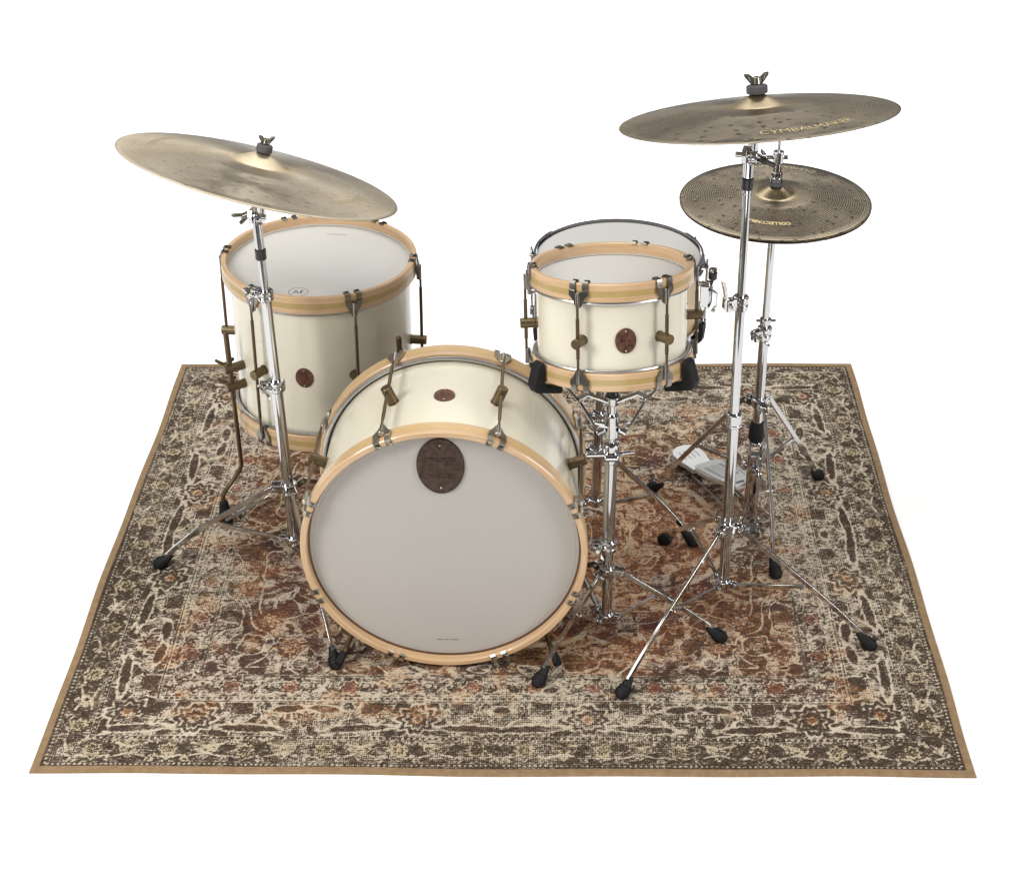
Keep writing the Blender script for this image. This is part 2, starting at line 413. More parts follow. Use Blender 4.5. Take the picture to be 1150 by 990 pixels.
    G = np.clip(G*(1-.35*wear), 0, 1)
    return np.clip(L, 0, 1), G, np.clip(O, 0, 1), np.clip(Y2, 0, 1), wear


nx, ny = 780, 660
xs = np.linspace(-RW+BIND-.004, RW-BIND+.004, nx); ys = np.linspace(BIND-.004, RD-BIND+.004, ny)
GX, GY = np.meshgrid(xs, ys)
pL, pG, pO, pY, pW = rug_pattern(GX, GY)
zz = (fbm(GX*5, GY*5, 400, 2)-.5)*.0006-.0004
co = np.stack([GX, GY, zz], -1).reshape(-1, 3).astype(np.float32)
idx = np.arange(nx*ny).reshape(ny, nx)
quads = np.stack([idx[:-1, :-1], idx[:-1, 1:], idx[1:, 1:], idx[1:, :-1]], -1).reshape(-1, 4).astype(np.int32)
me = bpy.data.meshes.new('rug')
me.vertices.add(len(co)); me.vertices.foreach_set('co', co.ravel())
me.loops.add(quads.size); me.loops.foreach_set('vertex_index', quads.ravel())
me.polygons.add(len(quads)); me.polygons.foreach_set('loop_start', np.arange(0, quads.size, 4, dtype=np.int32))
me.update(calc_edges=True); me.validate()
at = me.attributes.new('weave', 'FLOAT_COLOR', 'POINT')
at.data.foreach_set('color', np.stack([pL, pG, pO, pY], -1).astype(np.float32).ravel())
at2 = me.attributes.new('wear', 'FLOAT', 'POINT'); at2.data.foreach_set('value', pW.astype(np.float32).ravel())
m, nt, b = new_mat('distressed_oriental_rug'); M['rug'] = m
A = nt.nodes.new('ShaderNodeAttribute'); A.attribute_name = 'weave'
sp = nt.nodes.new('ShaderNodeSeparateColor'); lk(nt, A.outputs['Color'], sp.inputs[0])
aw = nt.nodes.new('ShaderNodeAttribute'); aw.attribute_name = 'wear'
streak = noise(nt, coords(nt, 'Object', (55, 330, 1)), 1, 3, .6)
fine = noise(nt, coords(nt, 'Object', (300, 260, 1)), 1, 2, .75)
blot = noise(nt, coords(nt, 'Object', (150, 190, 1)), 1, 3, .6)
# visible warp / weft grid, strongest where worn
tc = nt.nodes.new('ShaderNodeTexCoord'); sx = nt.nodes.new('ShaderNodeSeparateXYZ'); lk(nt, tc.outputs['Object'], sx.inputs[0])
gx = mth(nt, 'SINE', mth(nt, 'MULTIPLY', sx.outputs[0], 2*PI/.0044)); gy = mth(nt, 'SINE', mth(nt, 'MULTIPLY', sx.outputs[1], 2*PI/.0056))
grid = mth(nt, 'MULTIPLY', mth(nt, 'ADD', gx, gy), mth(nt, 'ADD', mth(nt, 'MULTIPLY', aw.outputs['Fac'], .075), .012))
val = mth(nt, 'ADD', sp.outputs[0], mth(nt, "MULTIPLY", mth(nt, "SUBTRACT", streak, .5), 1.0))
val = mth(nt, 'ADD', val, mth(nt, 'MULTIPLY', mth(nt, 'SUBTRACT', fine, .5), 1.45))
val = mth(nt, 'ADD', val, mth(nt, 'MULTIPLY', mth(nt, 'SUBTRACT', blot, .5), .45))
val = mth(nt, 'ADD', val, grid)
fac = ramp(nt, val, [(.29, 0), (.47, .36), (.64, 1)])
hue = noise(nt, coords(nt, 'Object', (22, 22, 1)), 1, 4)
dark = mixc(nt, hue, (.023, .0145, .010), (.050, .033, .023))
rust = mixc(nt, hue, (.085, .029, .027), (.220, .062, .042))
orng = mixc(nt, hue, (.32, .120, .040), (.42, .185, .065))
gfac = mth(nt, 'MULTIPLY', sp.outputs[1], ramp(nt, blot, [(.32, .15), (.58, 1)]))
ofac = mth(nt, 'MULTIPLY', sp.outputs[2], ramp(nt, noise(nt, coords(nt, 'Object', (75, 130, 1)), 1, 3), [(.40, 0), (.56, .9)]))
mott = ramp(nt, noise(nt, coords(nt, 'Object', (80, 250, 1)), 1, 3, .65), [(.44, 0), (.70, .50)])
dark = mixc(nt, mott, dark, (.165, .122, .085))
plum = ramp(nt, noise(nt, coords(nt, 'Object', (7, 9, 1)), 1, 3), [(.42, 0), (.58, 1)])
rust = mixc(nt, mth(nt, 'MULTIPLY', plum, .75), rust, (.070, .034, .036))
dk = mixc(nt, mth(nt, 'MULTIPLY', gfac, .80), dark, rust); dk = mixc(nt, mth(nt, 'MULTIPLY', ofac, ramp(nt, val, [(.10, .25), (.35, 1)])), dk, orng)
cream = mixc(nt, hue, (.40, .335, .25), (.56, .49, .385))
lt = mixc(nt, mth(nt, 'MULTIPLY', A.outputs['Alpha'], .55), cream, (.36, .285, .14))
lt = mixc(nt, mth(nt, 'MULTIPLY', gfac, .26), lt, (.42, .27, .215)); lt = mixc(nt, mth(nt, 'MULTIPLY', ofac, .60), lt, (.48, .26, .10))
c = mixc(nt, fac, dk, lt)
lk(nt, c, b.inputs['Base Color']); b.inputs['Roughness'].default_value = .92; b.inputs['Specular IOR Level'].default_value = .15
bump(nt, b, mth(nt, 'ADD', fine, mth(nt, 'MULTIPLY', streak, .6)), .35, .0015)
me.materials.append(m)
me.polygons.foreach_set('use_smooth', [True]*len(me.polygons))
rug = bpy.data.objects.new('rug', me); COL.objects.link(rug)
rug['label'] = 'distressed brown cream and rust oriental rug under the drum kit'; rug['category'] = 'rug'
# binding: a frame with rounded top, slightly wavy outer edge
m, nt, b = new_mat('tan_binding'); M['bind'] = m
nn = noise(nt, coords(nt, 'Object', (60, 60, 1)), 1, 4); n2 = noise(nt, coords(nt, 'Object', (500, 500, 1)), 1, 2)
c = mixc(nt, ramp(nt, nn, [(.3, 0), (.7, 1)]), (.175, .108, .052), (.265, .172, .090)); c = mixc(nt, ramp(nt, n2, [(.4, 0), (.75, .4)]), c, (.34, .24, .135))
c = mixc(nt, ramp(nt, noise(nt, coords(nt, 'Object', (14, 14, 1)), 1, 3), [(.5, 0), (.7, .35)]), c, (.16, .10, .055))
lk(nt, c, b.inputs['Base Color']); b.inputs['Roughness'].default_value = .9; bump(nt, b, n2, .5, .001)
bd = MB(); ring = []
prof = [(BIND, -.0012), (BIND-.001, .0008), (.004, .0010), (.001, .0002), (.0, -.002), (.0005, -.0049)]
N = 160
def edge_pts():
    pts = []
    cs = [(-RW, 0), (RW, 0), (RW, RD), (-RW, RD)]
    for k in range(4):
        a = Vector(cs[k]); c2 = Vector(cs[(k+1) % 4]); t = (c2-a).normalized(); nrm = Vector((-t.y, t.x))
        for i in range(N):
            f = 0 if i == 0 else .02+.96*i/N; p = a.lerp(c2, f)
            if i == 0:
                p0 = Vector(cs[k-1]); t0 = (a-p0).normalized(); nn_ = Vector((-t0.y, t0.x))+nrm; pts.append((p, nn_))
            else:
                wv = .0022*math.sin(f*9+k*2)+.0014*math.sin(f*23+k)
                env = min(1, f*8, (1-f)*8)
                pts.append((p+nrm*wv*env, nrm))
    return pts
EP = edge_pts(); n = len(prof); V = []; F = []
for p, nr in EP:
    for d_, z_ in prof: V.append((p.x+nr.x*d_, p.y+nr.y*d_, z_))
for i in range(len(EP)):
    k = (i+1) % len(EP)
    for j in range(n-1): F.append((i*n+j, i*n+j+1, k*n+j+1, k*n+j))
bd.add(V, F); bd.build('edge_binding', 'bind', rug)

# ------------------------------------------------------------------ drums
def badge_on_cyl(parent, R, az, z, a, bb, mat='badge'):
    """oval plate wrapped on the shell, local drum frame"""
    mb = MB(); V = []; F = []; rings = 6; seg = 36
    def P(x, y, lift):
        an = az+x/R; return Vector(((R+lift)*math.cos(an), (R+lift)*math.sin(an), z+y))
    lifts = [.0016, .0016, .0017, .0019, .0022, .0021]
    V.append(P(0, 0, .0016))
    for i in range(1, rings):
        for j in range(seg):
            f = i/(rings-1)*.985; t = 2*PI*j/seg; V.append(P(a*f*math.cos(t), bb*f*math.sin(t), lifts[i]))
    for j in range(seg): t = 2*PI*j/seg; V.append(P(a*math.cos(t), bb*math.sin(t), .0))
    for j in range(seg): F.append((0, 1+j, 1+(j+1) % seg))
    for i in range(rings-1):
        for j in range(seg):
            k = (j+1) % seg; F.append((1+i*seg+j, 1+(i+1)*seg+j, 1+(i+1)*seg+k, 1+i*seg+k))
    mb.add(V, F)
    o = mb.build('badge', mat, parent, world=False)
    # embossed ornament: small crown-like peak and two lines of raised marks
    e = MB()
    def bx(x, y, w, h):
        e.add([P(x-w, y-h, .0014), P(x+w, y-h, .0014), P(x+w, y+h, .0014), P(x-w, y+h, .0014), P(x-w, y-h, .0026), P(x+w, y-h, .0026), P(x+w, y+h, .0026), P(x-w, y+h, .0026)],
              [(4, 5, 6, 7), (0, 1, 5, 4), (1, 2, 6, 5), (2, 3, 7, 6), (3, 0, 4, 7)])
    for i in range(-3, 4): bx(i*a*.19, bb*.02, a*.055, bb*.07)
    for i in range(-2, 3): bx(i*a*.2, -bb*.32, a*.06, bb*.05)
    for i, hgt in ((-1, .1), (0, .2), (1, .1)): bx(i*a*.16, bb*(.30+hgt*.5), a*.05, bb*hgt)
    e.build('embossing', mat, o, world=False)
    for sgn in (1, -1):
        r = MB(); p = P(0, sgn*bb*.78, .0026); r.sph(p, .0021, seg=10, rings=6); r.build('rivet', 'rivet', o, world=False)
    return o

def claw(mb, R, az, ztop, sgn, hh):
    """two-fingered claw hook over a wooden hoop. sgn=+1: hook over the +z face; body runs towards -z"""
    er = Vector((math.cos(az), math.sin(az), 0)); et = Vector((-math.sin(az), math.cos(az), 0)); ez = Vector((0, 0, sgn))
    o = er*R+Vector((0, 0, ztop))
    for s in (-1, 1):
        c = o+et*(s*.0125)
        # finger: up outside, over the hoop, short lip inside
        ang = s*.0125/R; er2 = Vector((math.cos(az+ang), math.sin(az+ang), 0))
        c = er2*R+Vector((0, 0, ztop))
        path = [c+er2*.0028-ez*.020, c+er2*.0028-ez*.004, c+er2*.0016+ez*.0012, c-er2*.002+ez*.0026, c-er2*.012+ez*.0026, c-er2*.0140-ez*.001]
        mb.sweep(path, [(-.0055, -.0014), (.0055, -.0014), (.0055, .0014), (-.0055, .0014)], up=er2)
    # shield body
    poly = [(-.0185, -.012), (-.0185, -.022), (-.010, -hh+.004), (-.006, -hh-.008), (.006, -hh-.008), (.010, -hh+.004), (.0185, -.022), (.0185, -.012), (.007, -.014), (.005, -.019), (-.005, -.019), (-.007, -.014)]
    mid = o+er*.0040
    mb.prism(poly, mid, et, ez, er, .0046)
    mb.cyl(mid+er*.003-ez*.016, mid+er*.003-ez*(hh+.010), .0056, .0046, 12, .0006)

def drum(root, R, H, hh, RS, lugs, head_depth=.022, zlug=None, bottom_depth=.022, front_head='head', rod=.0037, lugr=.0108, lip=.0118):
    """local frame: z along the shell; bottom hoop face at z=0, top hoop face at z=H"""
    seg = 128
    sh = MB(); sh.lathe([(RS-.006, head_depth*.9), (RS, head_depth*.9+.006), (RS, H-head_depth-.006), (RS-.006, H-head_depth)], seg, cap=False)
    sh.build('shell', 'cream', root, world=False)
    for top in (True, False):
        z0, z1 = (H-hh, H) if top else (0, hh)
        ri = R-lip
        hp = MB(); bv = .0022
        hp.lathe([(ri+bv, z0), (R-bv, z0), (R, z0+bv), (R, z1-bv), (R-bv, z1), (ri+bv, z1), (ri, z1-bv), (ri, z0+bv)], seg, closed=True)
        ho = hp.build('hoop', 'maple', root, world=False)
        st = MB(); zc = (z0+z1)/2+(-.001 if top else .001); w = hh*.155
        st.lathe([(R-.002, zc-w), (R+.00035, zc-w), (R+.00035, zc+w), (R-.002, zc+w)], seg, cap=False)
        st.build('inlay_stripe', 'inlay_pale' if front_head == 'bass_head' else 'inlay', ho, world=False)
        # metal flesh ring of the head, seen as a grey line beside the hoop
        zr = z0-.0032 if top else z1+.0032
        rg = MB(); k = 10
        rg.lathe([((R+RS)/2-.0005+.0042*math.cos(2*PI*i/k), zr+.0036*math.sin(2*PI*i/k)) for i in range(k)], seg, closed=True)
        rg.build('flesh_ring', 'ring', root, world=False)
        hd = MB(); zh = H-head_depth if top else bottom_depth
        dr = 1 if top else -1
        prof = [(1e-4, zh)]+[(ri*f, zh) for f in (.2, .4, .6, .8, .93)]+[(ri-.004, zh-dr*.0012), (ri+.001, zh-dr*.006)]
        hd.lathe(prof if top else prof, seg, cap=False)
        hdo = hd.build('drum_head' if top else 'bottom_head', (front_head if top else 'head'), root, world=False)
        col = MB()
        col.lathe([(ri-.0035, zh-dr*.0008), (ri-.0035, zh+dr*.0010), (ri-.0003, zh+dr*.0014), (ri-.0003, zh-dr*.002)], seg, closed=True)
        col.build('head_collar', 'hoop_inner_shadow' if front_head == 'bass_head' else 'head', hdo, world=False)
    zl = zlug if zlug is not None else H/2
    rr = R+.0095
    for az in lugs:
        er = Vector((math.cos(az), math.sin(az), 0))
        lg = MB()
        lg.cyl(er*(RS-.002)+Vector((0, 0, zl)), er*(RS+.003)+Vector((0, 0, zl)), lugr*1.12, lugr*1.05, 24)
        lg.cyl(er*(RS+.003)+Vector((0, 0, zl)), er*(rr+.011)+Vector((0, 0, zl)), lugr, lugr, 24, .0012)
        lo = lg.build('lug', 'brass', root, world=False)
        rd = MB(); a = er*rr
        rd.cyl(a+Vector((0, 0, hh*.6)), a+Vector((0, 0, H-hh*.6)), rod*.72, rod*.72, 12)
        rd.cyl(a+Vector((0, 0, hh+.030)), a+Vector((0, 0, H-hh-.030)), rod, rod, 14, .0008)
        rd.build('tension_rod', 'brass_dark' if front_head != 'bass_head' else 'brass', lo, world=False)
        for sgn, zt in ((1, H), (-1, 0)):
            cl = MB(); claw(cl, R, az, zt, sgn, hh); cl.build('claw_hook', 'nickel_light' if front_head == 'bass_head' else 'nickel', lo, world=False)
    return root

# --- floor tom
FT_C = Vector((-.4236, 1.0005, .6314)); FT_N = Vector((.0200, .0133, 1)).normalized(); FT_H = .3913
rot = basis(FT_N)
ft = thing('floor_tom', 'large cream floor tom with maple hoops standing behind the left cymbal stand', 'drum', FT_C-FT_N*FT_H, rot)
drum(ft, .22, FT_H, .041, .2035, [math.radians(176+60*k) for k in range(6)], zlug=.185)
badge_on_cyl(ft, .2035, math.radians(264.5), .185, .0205, .0245)
Mft = world_of(ft); inv = Mft.inverted()
# legs: rod, two bracket posts with wing screws, bent lower end and rubber foot
for az in (213, 320, 90):
    a = math.radians(az); er = Vector((math.cos(a), math.sin(a), 0)); et = Vector((-math.sin(a), math.cos(a), 0))
    base = Vector((FT_C.x, FT_C.y, 0))
    lg = MB(); r0 = .243; off = .055
    bend = [base+er*r0+Vector((0, 0, z)) for z in (.50, .40, .30, .20, .150)]
    bend += [base+er*(r0+off*.12)+Vector((0, 0, .135)), base+er*(r0+off*.5)+Vector((0, 0, .112)), base+er*(r0+off*.88)+Vector((0, 0, .092)), base+er*(r0+off)+Vector((0, 0, .078)), base+er*(r0+off)+Vector((0, 0, .03))]
    lg.tube(bend, .0052, 14, up=tuple(et))
    lg.sph(base+er*r0+Vector((0, 0, .50)), .0064, seg=14, rings=8)
    lg.cyl(base+er*r0+Vector((0, 0, .33)), base+er*r0+Vector((0, 0, .50)), .0064, .0064, 16)
    lo = lg.build('leg', 'brass_dark', ft)
    for z in (.410, .362):
        bk = MB(); p = base+Vector((0, 0, z))
        bk.cyl(p+er*.200, p+er*.2575, .0105, .0105, 20, .001)
        bk.build('leg_bracket', 'brass', lo)
        ws = MB(); q = p+er*r0+et*(-.012)
        ws.cyl(p+er*r0, q+et*(-.014), .0045, .0045, 12)
        ws.prism([(-.004, -.003), (-.020, -.014), (-.024, -.008), (-.010, .004), (.010, .004), (.024, -.008), (.020, -.014), (.004, -.003)], q+et*(-.016), et*-1*.3+er*.9, Vector((0, 0, -1)), et, .004)
        ws.build('wing_screw', 'brass', lo, bevel=.0008)
    ru = MB(); p = base+er*(r0+off)
    ru.lathe([(.006, .066), (.010, .064), (.0125, .045), (.0165, .020), (.0165, .003), (.014, .0005)], 20, Matrix.Translation(p))
    ru.build('rubber_foot', 'rubber', lo)

# --- rack tom
RT_C = Vector((.217, .5325, .8426)); RT_N = Vector((-.0202, .2012, 1)).normalized(); RT_H = .2122
rt = thing('rack_tom', 'small cream tom with maple hoops cradled in the basket of the middle stand', 'drum', RT_C-RT_N*RT_H, basis(RT_N))
drum(rt, .160, RT_H, .036, .1470, [math.radians(186+60*k) for k in range(6)], head_depth=.023, zlug=.098, rod=.0036, lugr=.0100, lip=.0105)
badge_on_cyl(rt, .1470, math.radians(278.5), .098, .0205, .0250)

# --- bass drum: local z is the axis pointing to the front
BN = Vector((math.sin(-.0095), -math.cos(-.0095), .0053)).normalized(); BC = Vector((-.1163, .3384, .2954)); BH = .349
bx_ = Vector((1, 0, 0)); bx_ = (bx_-BN*bx_.dot(BN)).normalized(); by_ = BN.cross(bx_)
brot = Matrix((bx_, by_, BN)).transposed()
bd_ = thing('bass_drum', 'big cream bass drum lying on its side with grey front head', 'drum', BC+BN*(.020-BH), brot)
drum(bd_, .2905, BH, .040, .272, [math.radians(22.5+45*k) for k in range(8)], head_depth=.020, bottom_depth=.02, front_head='bass_head', rod=.0037, lugr=.0115, lip=.0135)
badge_on_cyl(bd_, .272, math.radians(90), .18, .0215, .0235)
# oval plate on the front head
def head_plate():
    mb = MB(); V = []; F = []; seg = 56; z0 = BH-.020
    cx, cy, a, bb = -.0005, .2005, .0478, .0645
    prof = [(0, .0030), (.5, .0030), (.80, .0031), (.86, .0040), (.95, .0042), (.985, .0032), (1.0, .0004)]
    V.append((cx, cy, z0+prof[0][1]))
    for f, h in prof[1:]:
        for j in range(seg): t = 2*PI*j/seg; V.append((cx+a*f*math.cos(t), cy+bb*f*math.sin(t), z0+h))
    for j in range(seg): F.append((0, 1+j, 1+(j+1) % seg))
    for i in range(len(prof)-2):
        for j in range(seg): k = (j+1) % seg; F.append((1+i*seg+j, 1+(i+1)*seg+j, 1+(i+1)*seg+k, 1+i*seg+k))
    mb.add(V, F); o = mb.build('head_badge', 'badge_big', bd_, world=False)
    e = MB()
    def st(x, y, w, h, r=0): e.box((cx+x, cy+y, z0+.0033), (w, h, .0016), Matrix.Rotation(r, 3, 'Z'))
    for i, (w, h) in enumerate(((.004, .012), (.006, .016), (.004, .012), (.009, .004), (.004, .014), (.006, .012), (.004, .016))): st(-.027+i*.009, .008, w, h, .15*(-1)**i)
    for i in range(9): st(-.030+i*.0075, -.010, .0045, .0075)
    for i in range(6): st(-.020+i*.008, -.026, .005, .006)
    for i in range(3): st(-.010+i*.010, .033, .003, .014, (i-1)*-.35)
    for sgn in (-1, 1): st(0, sgn*.019, .062, .0012)
    e.build('embossing', 'badge_big', o, world=False)
    for y in (.049, -.050):
        r = MB(); r.sph((cx, cy+y, z0+.0036), .0026, seg=10, rings=6); r.build('rivet', 'rivet', o, world=False)
head_plate()
# faint one-line print low on the front head
pm = MB()
for i in range(17):
    w = random.uniform(.0012, .0022)
    if i in (5, 9): continue
    pm.box((-.022+i*.0027, -.2350-.0004*math.sin(i/16*PI), BH-.0200+.0002), (w, .0021, .0003))
pm.build('print_line', 'ink', bd_, world=False)
# spurs
for sx_ in (-1, 1):
    sp_ = MB(); p0 = Vector((BC.x+sx_*.165, .47, .095)); p1 = Vector((BC.x+sx_*.224, .325, .026))
    sp_.tube([p0, p1], .0055, 12)
    so = sp_.build('spur', 'brass', bd_)
    bk = MB(); bk.cyl(p0+Vector((-sx_*.03, .005, .022)), p0+Vector((sx_*.008, -.004, -.004)), .013, .013, 18, .001); bk.build('spur_bracket', 'brass', so)
    ru = MB(); dr = (p1-p0).normalized()
    ru.cyl(p1-dr*.008, p1+dr*.022, .0085, .0095, 14, .002); ru.build('rubber_tip', 'rubber', so)

# --- print on the floor tom head: oval emblem and a faint line
em = MB(); zt = FT_H-.022+.0002
lc = inv @ Vector((-.4535, .853, .61)); lx, ly = lc.x, lc.y
N_ = 40
for (a_, b_) in ((.0215, .0215),):
    V = []
    for j in range(N_):
        t = 2*PI*j/N_
        for k_ in (1.0, .945): V.append((lx+a_*k_*math.cos(t), ly+b_*k_*math.sin(t), zt))
    em.add(V, [(2*j, 2*((j+1) % N_), 2*((j+1) % N_)+1, 2*j+1) for j in range(N_)])
def stroke(x0, y0, x1, y1, w):
    d = Vector((x1-x0, y1-y0)).normalized(); nn_ = Vector((-d.y, d.x))*w/2
    em.add([(lx+x0+nn_.x, ly+y0+nn_.y, zt+.0001), (lx+x1+nn_.x, ly+y1+nn_.y, zt+.0001), (lx+x1-nn_.x, ly+y1-nn_.y, zt+.0001), (lx+x0-nn_.x, ly+y0-nn_.y, zt+.0001)], [(3, 2, 1, 0)])
stroke(-.0105, -.008, -.005, .008, .0022); stroke(-.005, .008, -.0005, -.006, .0014); stroke(-.008, -.002, -.002, -.002, .0013)
stroke(.0055, .008, .0065, -.009, .0024); stroke(.0055, .007, .0125, .007, .0014); stroke(.006, 0, .0105, 0, .0013); stroke(-.0005, -.003, .0025, -.003, .004)
em.build('printed_emblem', 'ink', ft, world=False)
lp = inv @ Vector((-.4, 1.155, .61)); pl = MB()
for i in range(14): pl.box((lp.x-.024+i*.0034, lp.y-.0035*i/13, zt), (.0026, .0016, .0003))
pl.build('print_line', M['nickel'], ft, world=False)

# --- snare drum
SN_C = Vector((.2466, .882, .694)); SN_N = Vector((0, .03, 1)).normalized(); SN_H = .172; SR = .183
sn = thing('snare_drum', 'chrome hooped snare drum with white head standing behind the rack tom', 'drum', SN_C-SN_N*SN_H, basis(SN_N))
s_ = MB(); s_.lathe([(.1775, .018), (.1775, SN_H-.018)], 96, cap=False); s_.build('shell', 'snare_shell', sn, world=False)
for top in (True, False):
    h = MB(); f = (lambda z: SN_H-z) if top else (lambda z: z)
    pr = [(SR-.0035, f(.0)), (SR+.0005, f(-.0010)), (SR+.0030, f(.002)), (SR+.0008, f(.0045)), (SR+.0008, f(.017)), (SR+.0055, f(.020)), (SR+.0055, f(.0235)), (SR-.0015, f(.0225)), (SR-.0018, f(.004))]
    h.lathe(pr if top else pr[::-1], 96, closed=True); h.build('hoop', 'chrome', sn, world=False)
    d = MB(); zh = f(.0075); dr = 1 if top else -1
    d.lathe([(1e-4, zh), (.09, zh), (.16, zh), (.1755, zh), (.179, zh-dr*.003), (.1805, zh-dr*.010)], 96, cap=False)
    d.build('drum_head', 'head', sn, world=False)
for k in range(10):
    a = math.radians(18+36*k+8); er = Vector((math.cos(a), math.sin(a), 0))
    l = MB(); l.cyl(er*.197+Vector((0, 0, .055)), er*.197+Vector((0, 0, SN_H-.055)), .0058, .0058, 14, .001)
    for z in (.062, SN_H-.062): l.cyl(er*.176+Vector((0, 0, z)), er*.197+Vector((0, 0, z)), .0052, .0052, 12)
    lo = l.build('lug', 'chrome', sn, world=False)
    r = MB(); r.cyl(er*.1925+Vector((0, 0, .008)), er*.1925+Vector((0, 0, SN_H-.004)), .0026, .0026, 10)
    r.cyl(er*.1925+Vector((0, 0, SN_H-.024)), er*.1910+Vector((0, 0, SN_H-.010)), .0044, .0040, 10, .0006)
    r.box(er*.1925+Vector((0, 0, .012)), (.008, .008, .014)); r.build('tension_rod', 'chrome', lo, world=False)
    e = MB()
    for z in (SN_H-.021, .021): e.box(er*.190+Vector((0, 0, z)), (.013, .016, .005), Matrix.Rotation(a, 3, 'Z'))
    e.build('hoop_ear', 'chrome', lo, world=False, bevel=.001)
# strainer (throw-off) on the right side of the shell
a = math.radians(-10); er = Vector((math.cos(a), math.sin(a), 0)); et = Vector((-math.sin(a), math.cos(a), 0)); ez = Vector((0, 0, 1)); Rz = Matrix.Rotation(a, 3, 'Z')
st = MB(); c0 = er*.192
st.box(c0+ez*.085, (.022, .030, .052), Rz); st.box(c0+er*.008+ez*.085, (.012, .020, .044), Rz)
so = st.build('strainer', 'chrome', sn, world=False, bevel=.002)
dk_ = MB()
for z_ in (.066, .104): dk_.cyl(c0+er*.010+et*-.016+ez*z_, c0+er*.010+et*.016+ez*z_, .0034, .0034, 10)
for y_ in (-.006, .0, .006): dk_.box(c0+er*.0143+et*y_+ez*.085, (.0012, .0018, .036), Rz)
dk_.build('strainer_slot', 'black_plastic', so, world=False)
kn = MB(); kn.cyl(c0+er*.014+ez*.122, c0+er*.014+ez*.140, .0095, .0100, 18, .002); kn.cyl(c0+er*.010+ez*.108, c0+er*.014+ez*.122, .004, .004, 10); kn.build('adjusting_knob', 'black_plastic', so, world=False)
kt = MB(); kt.cyl(c0+er*.014+ez*.1405, c0+er*.014+ez*.1475, .0100, .0092, 18, .001); kt.build('knob_cap', 'chrome', so, world=False)
lv = MB(); lv.bar([c0+er*.016+ez*.10+et*-.010, c0+er*.026+ez*.092+et*-.010, c0+er*.026+ez*.065+et*-.010, c0+er*.016+ez*.052+et*-.010], .010, .004, up=tuple(er)); lv.cyl(c0+er*.016+ez*.055+et*-.014, c0+er*.024+ez*.055+et*-.014, .004, .004, 10)
lv.build('throw_lever', 'chrome', so, world=False, bevel=.0008)
wr = MB(); wr.bar([c0+ez*.058, c0+er*-.004+ez*.030, c0-er*.006+ez*.004], .018, .002, up=tuple(er)); wr.build('snare_strap', 'chrome', so, world=False)

# ------------------------------------------------------------------ hardware
UP = Vector((0, 0, 1))
def wing_nut(mb, c, n, spread, r=.0065, h=.010, wing=.021, wh=.016):
    n = Vector(n).normalized(); x = Vector(spread); x = (x-n*x.dot(n)).normalized(); y = n.cross(x); c = Vector(c)
    mb.cyl(c, c+n*h, r, r*.9, 14, .001)
    for s in (-1, 1):
        mb.prism([(r*.5*s, .001), (r*1.3*s, .0005), (wing*s, wh*.75), (wing*1.02*s, wh), (wing*.62*s, wh*.95), (r*.6*s, h*.9)][::s], c, x, n, y, .0042)
        mb.prism([(wing*.50*s, wh*.35), (wing*.60*s, wh*.35), (wing*.88*s, wh*.90), (wing*.74*s, wh*.90)][::s], c, x, n, y, .0060)
def clamp(parent, c, r, az, h=.026, nut='wing', name='height_clamp', nutdir=None):
    """split collar round a tube with ears, bolt and wing nut"""
    c = Vector(c); a = math.radians(az); d = Vector((math.cos(a), math.sin(a), 0)); t = Vector((-math.sin(a), math.cos(a), 0)); R_ = Matrix.Rotation(a, 3, 'Z')
    k = MB()
    k.lathe([(r-.001, -h/2), (r+.004, -h/2), (r+.0058, -h/2+.002), (r+.0058, -h*.12), (r+.0042, -h*.06), (r+.0042, h*.06), (r+.0058, h*.12), (r+.0058, h/2-.002), (r+.004, h/2), (r-.001, h/2)], 28, Matrix.Translation(c))
    for s in (-1, 1): k.box(c+d*(r+.011)+t*(s*.0055), (.020, .0070, h*.78), R_)
    k.cyl(c+d*(r+.013)-t*.016, c+d*(r+.013)+t*.013, .0055, .0055, 12, .001)
    o = k.build(name, 'chrome', parent, bevel=.0009)
    w = MB(); q = c+d*(r+.013)+t*.013
    w.cyl(c+d*(r+.013)+t*.010, q+t*.006, .0030, .0030, 10)
    if nut == 'wing': wing_nut(w, q+t*.002, nutdir or (t+UP*.1), d*.55+UP*.8)
    else:
        w.bar([c+d*(r+.016)-UP*.012, c+d*(r+.023)-UP*.004, c+d*(r+.022)+UP*.016], .012, .010, up=tuple(d)); w.bar([c+d*(r+.022)+UP*.014, c+d*(r+.026)+UP*.034, c+d*(r+.031)+UP*.054], .010, .006, up=tuple(d))
    w.build('wing_bolt', 'chrome_leg', o, bevel=.0007)
    return o
def collar(mb, c, r, h):
    mb.lathe([(r-.002, -h/2), (r+.003, -h/2), (r+.0045, -h/2+.0015), (r+.0045, h/2-.0015), (r+.003, h/2), (r-.002, h/2)], 28, Matrix.Translation(c))
